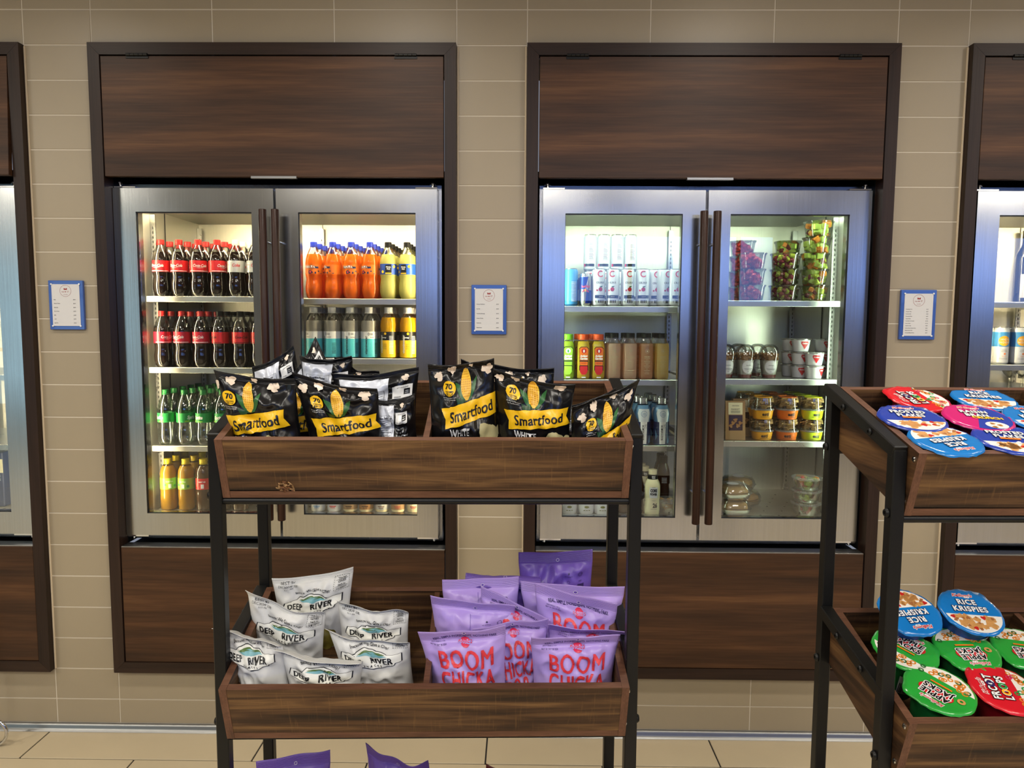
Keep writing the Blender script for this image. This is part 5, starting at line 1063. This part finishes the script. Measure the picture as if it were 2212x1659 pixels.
# ------------------------------------------------------------------ cereal cups
def lidprint(kind):
    R = 1; cres = lambda h: poly([(math.cos(a)*.96, math.sin(a)*.96) for a in [PI+math.asin(h)+k*(PI-2*math.asin(h))/20 for k in range(21)]])
    low = cres(.18); rnd = random.Random(hash(kind) % 97 if False else len(kind)*7+ord(kind[0]))
    def scat(n, r0, r1, ring_=False):
        g = []
        while len(g) < n:
            x, y = rnd.uniform(-.9, .9), rnd.uniform(-.9, -.26)
            if x*x+y*y < .72: q = rnd.uniform(r0, r1); g.append(ring(x, y, q, q*.5, 10) if ring_ else blob(x, y, q, rnd.random()*100, 8, .2))
        return J(*g)
    def two(a, b, ya, yb, h, sx, m1, m2, w=.10):
        return [('lettering', m2, J(txt(a, 0, ya, h, bold=w, sx=sx, sp=1.12), txt(b, 0, yb, h, bold=w, sx=sx, sp=1.12))), ('lettering', m1, J(txt(a, 0, ya, h, bold=.035, sx=sx, sp=1.12), txt(b, 0, yb, h, bold=.035, sx=sx, sp=1.12)))]
    kel = [('lettering', 'white', txt("Kellogg's", -.02, .72, .14, bold=.09, shear=.3)), ('lettering', 'red', txt("Kellogg's", -.02, .72, .14, bold=.02, shear=.3))]
    if kind == 'loops': return [('photo_print', 'milk', cres(.34)), ('photo_print', 'melon_orange', scat(12, .07, .1, True)), ('photo_print', 'green', scat(6, .07, .1, True)), ('photo_print', 'boom_pink', scat(6, .07, .1, True)), ('photo_print', 'flake', scat(6, .06, .09))]+kel+two('FROOT', 'LOOPS', .42, .07, .25, .86, 'white', 'black')+[('lettering', 'sun_orange', ring(-.19, .07, .13, .065, 14)), ('lettering', 'green', ring(.07, .07, .13, .065, 14)), ('lettering', 'purple_ink', ring(.10, .42, .13, .065, 14))]
    if kind == 'krispies': return [('photo_print', 'milk', low), ('photo_print', 'flake', scat(40, .07, .12)), ('photo_print', 'flake_dark', scat(9, .04, .07)), ('photo_print', 'strawberry', scat(3, .06, .09))]+kel+two('RICE', 'KRISPIES', .40, .08, .23, .9, 'white', 'navy')
    if kind == 'flakes': return [('photo_print', 'milk', cres(.30)), ('photo_print', 'flake', scat(20, .09, .15)), ('photo_print', 'strawberry', scat(4, .06, .1)), ('photo_print', 'milk', scat(4, .05, .09))]+kel+two('FROSTED', 'FLAKES', .40, .12, .21, .85, 'white', 'navy')+[('lettering', 'orange', rect(-.34, -.12, .26, -.02))]
    if kind == 'bran': return [('field_print', 'cereal_navy', poly([(math.cos(a)*.97, math.sin(a)*.97) for a in [-PI*.62+k*PI/20 for k in range(21)]])), ('photo_print', 'milk', circ(.3, -.62, .34, .26)), ('photo_print', 'flake', J(*[blob(.3+.09*math.cos(k*2.1)*(1+k % 3), -.62+.06*math.sin(k*2.1)*(1+k % 3), .08, k, 8) for k in range(9)]))]+kel+two('RAISIN', 'BRAN', .38, .10, .21, .9, 'white', 'black')+[('lettering', 'yellow', txt('CRUNCH', .24, -.10, .16, bold=.05))]
    if kind == 'jacks': return [('photo_print', 'milk', cres(.4)), ('photo_print', 'melon_orange', scat(14, .08, .11, True)), ('photo_print', 'leaf_green', scat(5, .07, .1, True)), ('photo_print', 'flake', scat(5, .05, .08))]+kel+[('logo_shape', 'red', circ(.02, .28, .52, .30, 20))]+two('APPLE', 'JACKS', .43, .14, .23, .9, 'black', 'white', .12)+[('photo_print', 'flake', ring(-.66, .10, .12, .07, 12)), ('lettering', 'orange', rect(-.3, -.16, .35, -.10))]
LIDM = {'loops': ('cereal_red', 'cup_red'), 'krispies': ('cereal_blue', 'cup_blue'), 'flakes': ('cereal_navy', 'cup_navy'), 'bran': ('cereal_pink', 'cup_maroon'), 'jacks': ('cereal_green', 'cup_green')}
CUPS = {}
LR = .0515
def cup(kind):
    h = .088
    t = empty('cereal_cup', (0, 0, 0), 'x', 'cereal cup')
    MB().lathe([(.026, 0), (.0275, .003), (.0395, h-.006)], 28).build('cup_body', LIDM[kind][1], t, smooth=True)
    MB().lathe([(.0395, h-.006), (.0465, h-.005), (.0485, h-.001), (.0475, h)], 28).build('rim', 'rim_white', t, smooth=True)
    lay(cut(J(rect(.012, .02, .036, .06)), XG, []), lambda x, y: ((.027+.0122*y/.082+.0007)*math.sin(x/.034), -(.027+.0122*y/.082+.0007)*math.cos(x/.04), y), 'label', 'rim_white', t)
    lay(cut(J(*[rect(.014+.0022*k, .022, .0152+.0022*k+(k % 3)*.0003, .045) for k in range(9)]), XG, []), lambda x, y: ((.027+.0122*y/.082+.0012)*math.sin(x/.034), -(.027+.0122*y/.082+.0012)*math.cos(x/.04), y), 'lettering', 'black', t)
    b = MB(); n = 48; V = [(0, 0, h+.0022)]; rs = (.25, .5, .75, .9, 1.0, 1.02)
    for j, q in enumerate(rs):
        for k in range(n):
            a = 2*PI*k/n; rr = LR*q*(1+(.012*math.sin(9*a)+.008*math.sin(23*a) if q > .95 else 0)); tab = .006*max(0, math.cos(a-.9))**24 if q > .95 else 0
            z = h+.0022-(.0035 if q > 1.01 else 0)-(.0005+.0006*math.sin(31*a) if q > .99 else 0)
            V.append(((rr+tab)*math.cos(a), (rr+tab)*math.sin(a), z))
    F = [(0, 1+k, 1+(k+1) % n) for k in range(n)]
    for j in range(len(rs)-1):
        for k in range(n): a = 1+j*n; F.append((a+k, a+n+k, a+n+(k+1) % n, a+(k+1) % n))
    b.add(V, F); l = b.build('lid', LIDM[kind][0], t, smooth='all')
    for k, (nm, m, g) in enumerate(lidprint(kind)):
        lay(g, lambda x, y: (x*LR*.97, y*LR*.97, h+.0024+.00016*k), nm, m, l, smooth=False)
    return t
def put_cup(kind, k, px, py, rot, label, tilt=(0, 0), up=.012):
    Xw = rackW(1) @ binX(k); n = (Xw.to_3x3() @ Vector((0, 0, 1))).normalized(); o = Xw @ Vector((0, 0, .0125+.088+up))
    d = ray(px, py); top = CAM+d*((o-CAM).dot(n)/d.dot(n))
    if kind in CUPS: c = copy_tree(CUPS[kind])
    else: c = CUPS[kind] = cup(kind)
    Rm = Xw.to_3x3().normalized().to_4x4() @ Matrix.Rotation(tilt[0], 4, 'X') @ Matrix.Rotation(tilt[1], 4, 'Y')
    base = top-(Rm.to_3x3() @ Vector((0, 0, .088)))
    c.matrix_world = Matrix.Translation(base) @ Rm @ Matrix.Rotation(rot, 4, 'Z')
    c['label'] = label; c['group'] = 'cereal cups in the %s bin' % ('top', 'middle')[k]
    loc = Xw.inverted() @ top
    if DEBUG: print('cup', kind, k, [round(v, 3) for v in loc])
    return c
DEBUG = False
put_cup('loops', 0, 1984, 862, PI/2+.1, 'red-lidded cereal cup at the back left of the top bin', (.03, .05), up=.004)
put_cup('krispies', 0, 2125, 862, -.15, 'blue-lidded cereal cup beside the red one, back of the top bin', up=.004)
put_cup('flakes', 0, 1970, 904, -.1, 'navy-lidded cereal cup on the left side of the top bin')
put_cup('bran', 0, 2112, 903, -.15, 'magenta and navy lidded cereal cup in the centre of the top bin')
put_cup('krispies', 0, 2245, 905, 0, 'blue-lidded cereal cup cut by the picture edge, top bin')
put_cup('krispies', 0, 2042, 951, PI+.2, 'blue-lidded cereal cup turned upside down, front left of the top bin', up=.010)
put_cup('flakes', 0, 2182, 950, -.15, 'navy-lidded cereal cup at the front of the top bin', up=.010)
put_cup('krispies', 1, 1965, 1322, PI+.1, 'blue-lidded cereal cup with reversed text, back left of the middle bin', up=.05, tilt=(.15, 0))
put_cup('krispies', 1, 2097, 1322, -.1, 'blue-lidded cereal cup with upright text, back of the middle bin', up=.05, tilt=(.15, 0))
put_cup('jacks', 1, 1955, 1403, -.9, 'green-lidded cereal cup half behind the front leg')
put_cup('jacks', 1, 2088, 1403, PI, 'green-lidded cereal cup with reversed text in the centre of the middle bin')
put_cup('jacks', 1, 2215, 1403, PI-.2, 'green-lidded cereal cup at the right picture edge')
put_cup('jacks', 1, 2030, 1490, PI-.9, 'green-lidded cereal cup at the front left of the middle bin', up=.012)
put_cup('loops', 1, 2172, 1490, PI/2-.2, 'red-lidded cereal cup at the front of the middle bin', up=.012)

# ------------------------------------------------------------------ chrome foot at the lower left edge
p = at(-14, 1577, -.13)
t = empty('stand_foot', (p.x, p.y, 0), 'bent chrome tube foot of a stand at the lower left picture edge', 'stand')
pts = [(-.6, .0, .006)]+[(.0+.052*math.sin(a), -.0, .058-.052*math.cos(a)) for a in [k*PI/12 for k in range(13)]]+[(-.6, .0, .11)]
MB().tube(pts, .0065, 12).build('foot_tube', 'chrome', t, smooth=True)
MB().tube([(-.1, 0, .11), (-.1, 0, .6)], .0065, 12).build('upright', 'chrome', t, smooth=True)
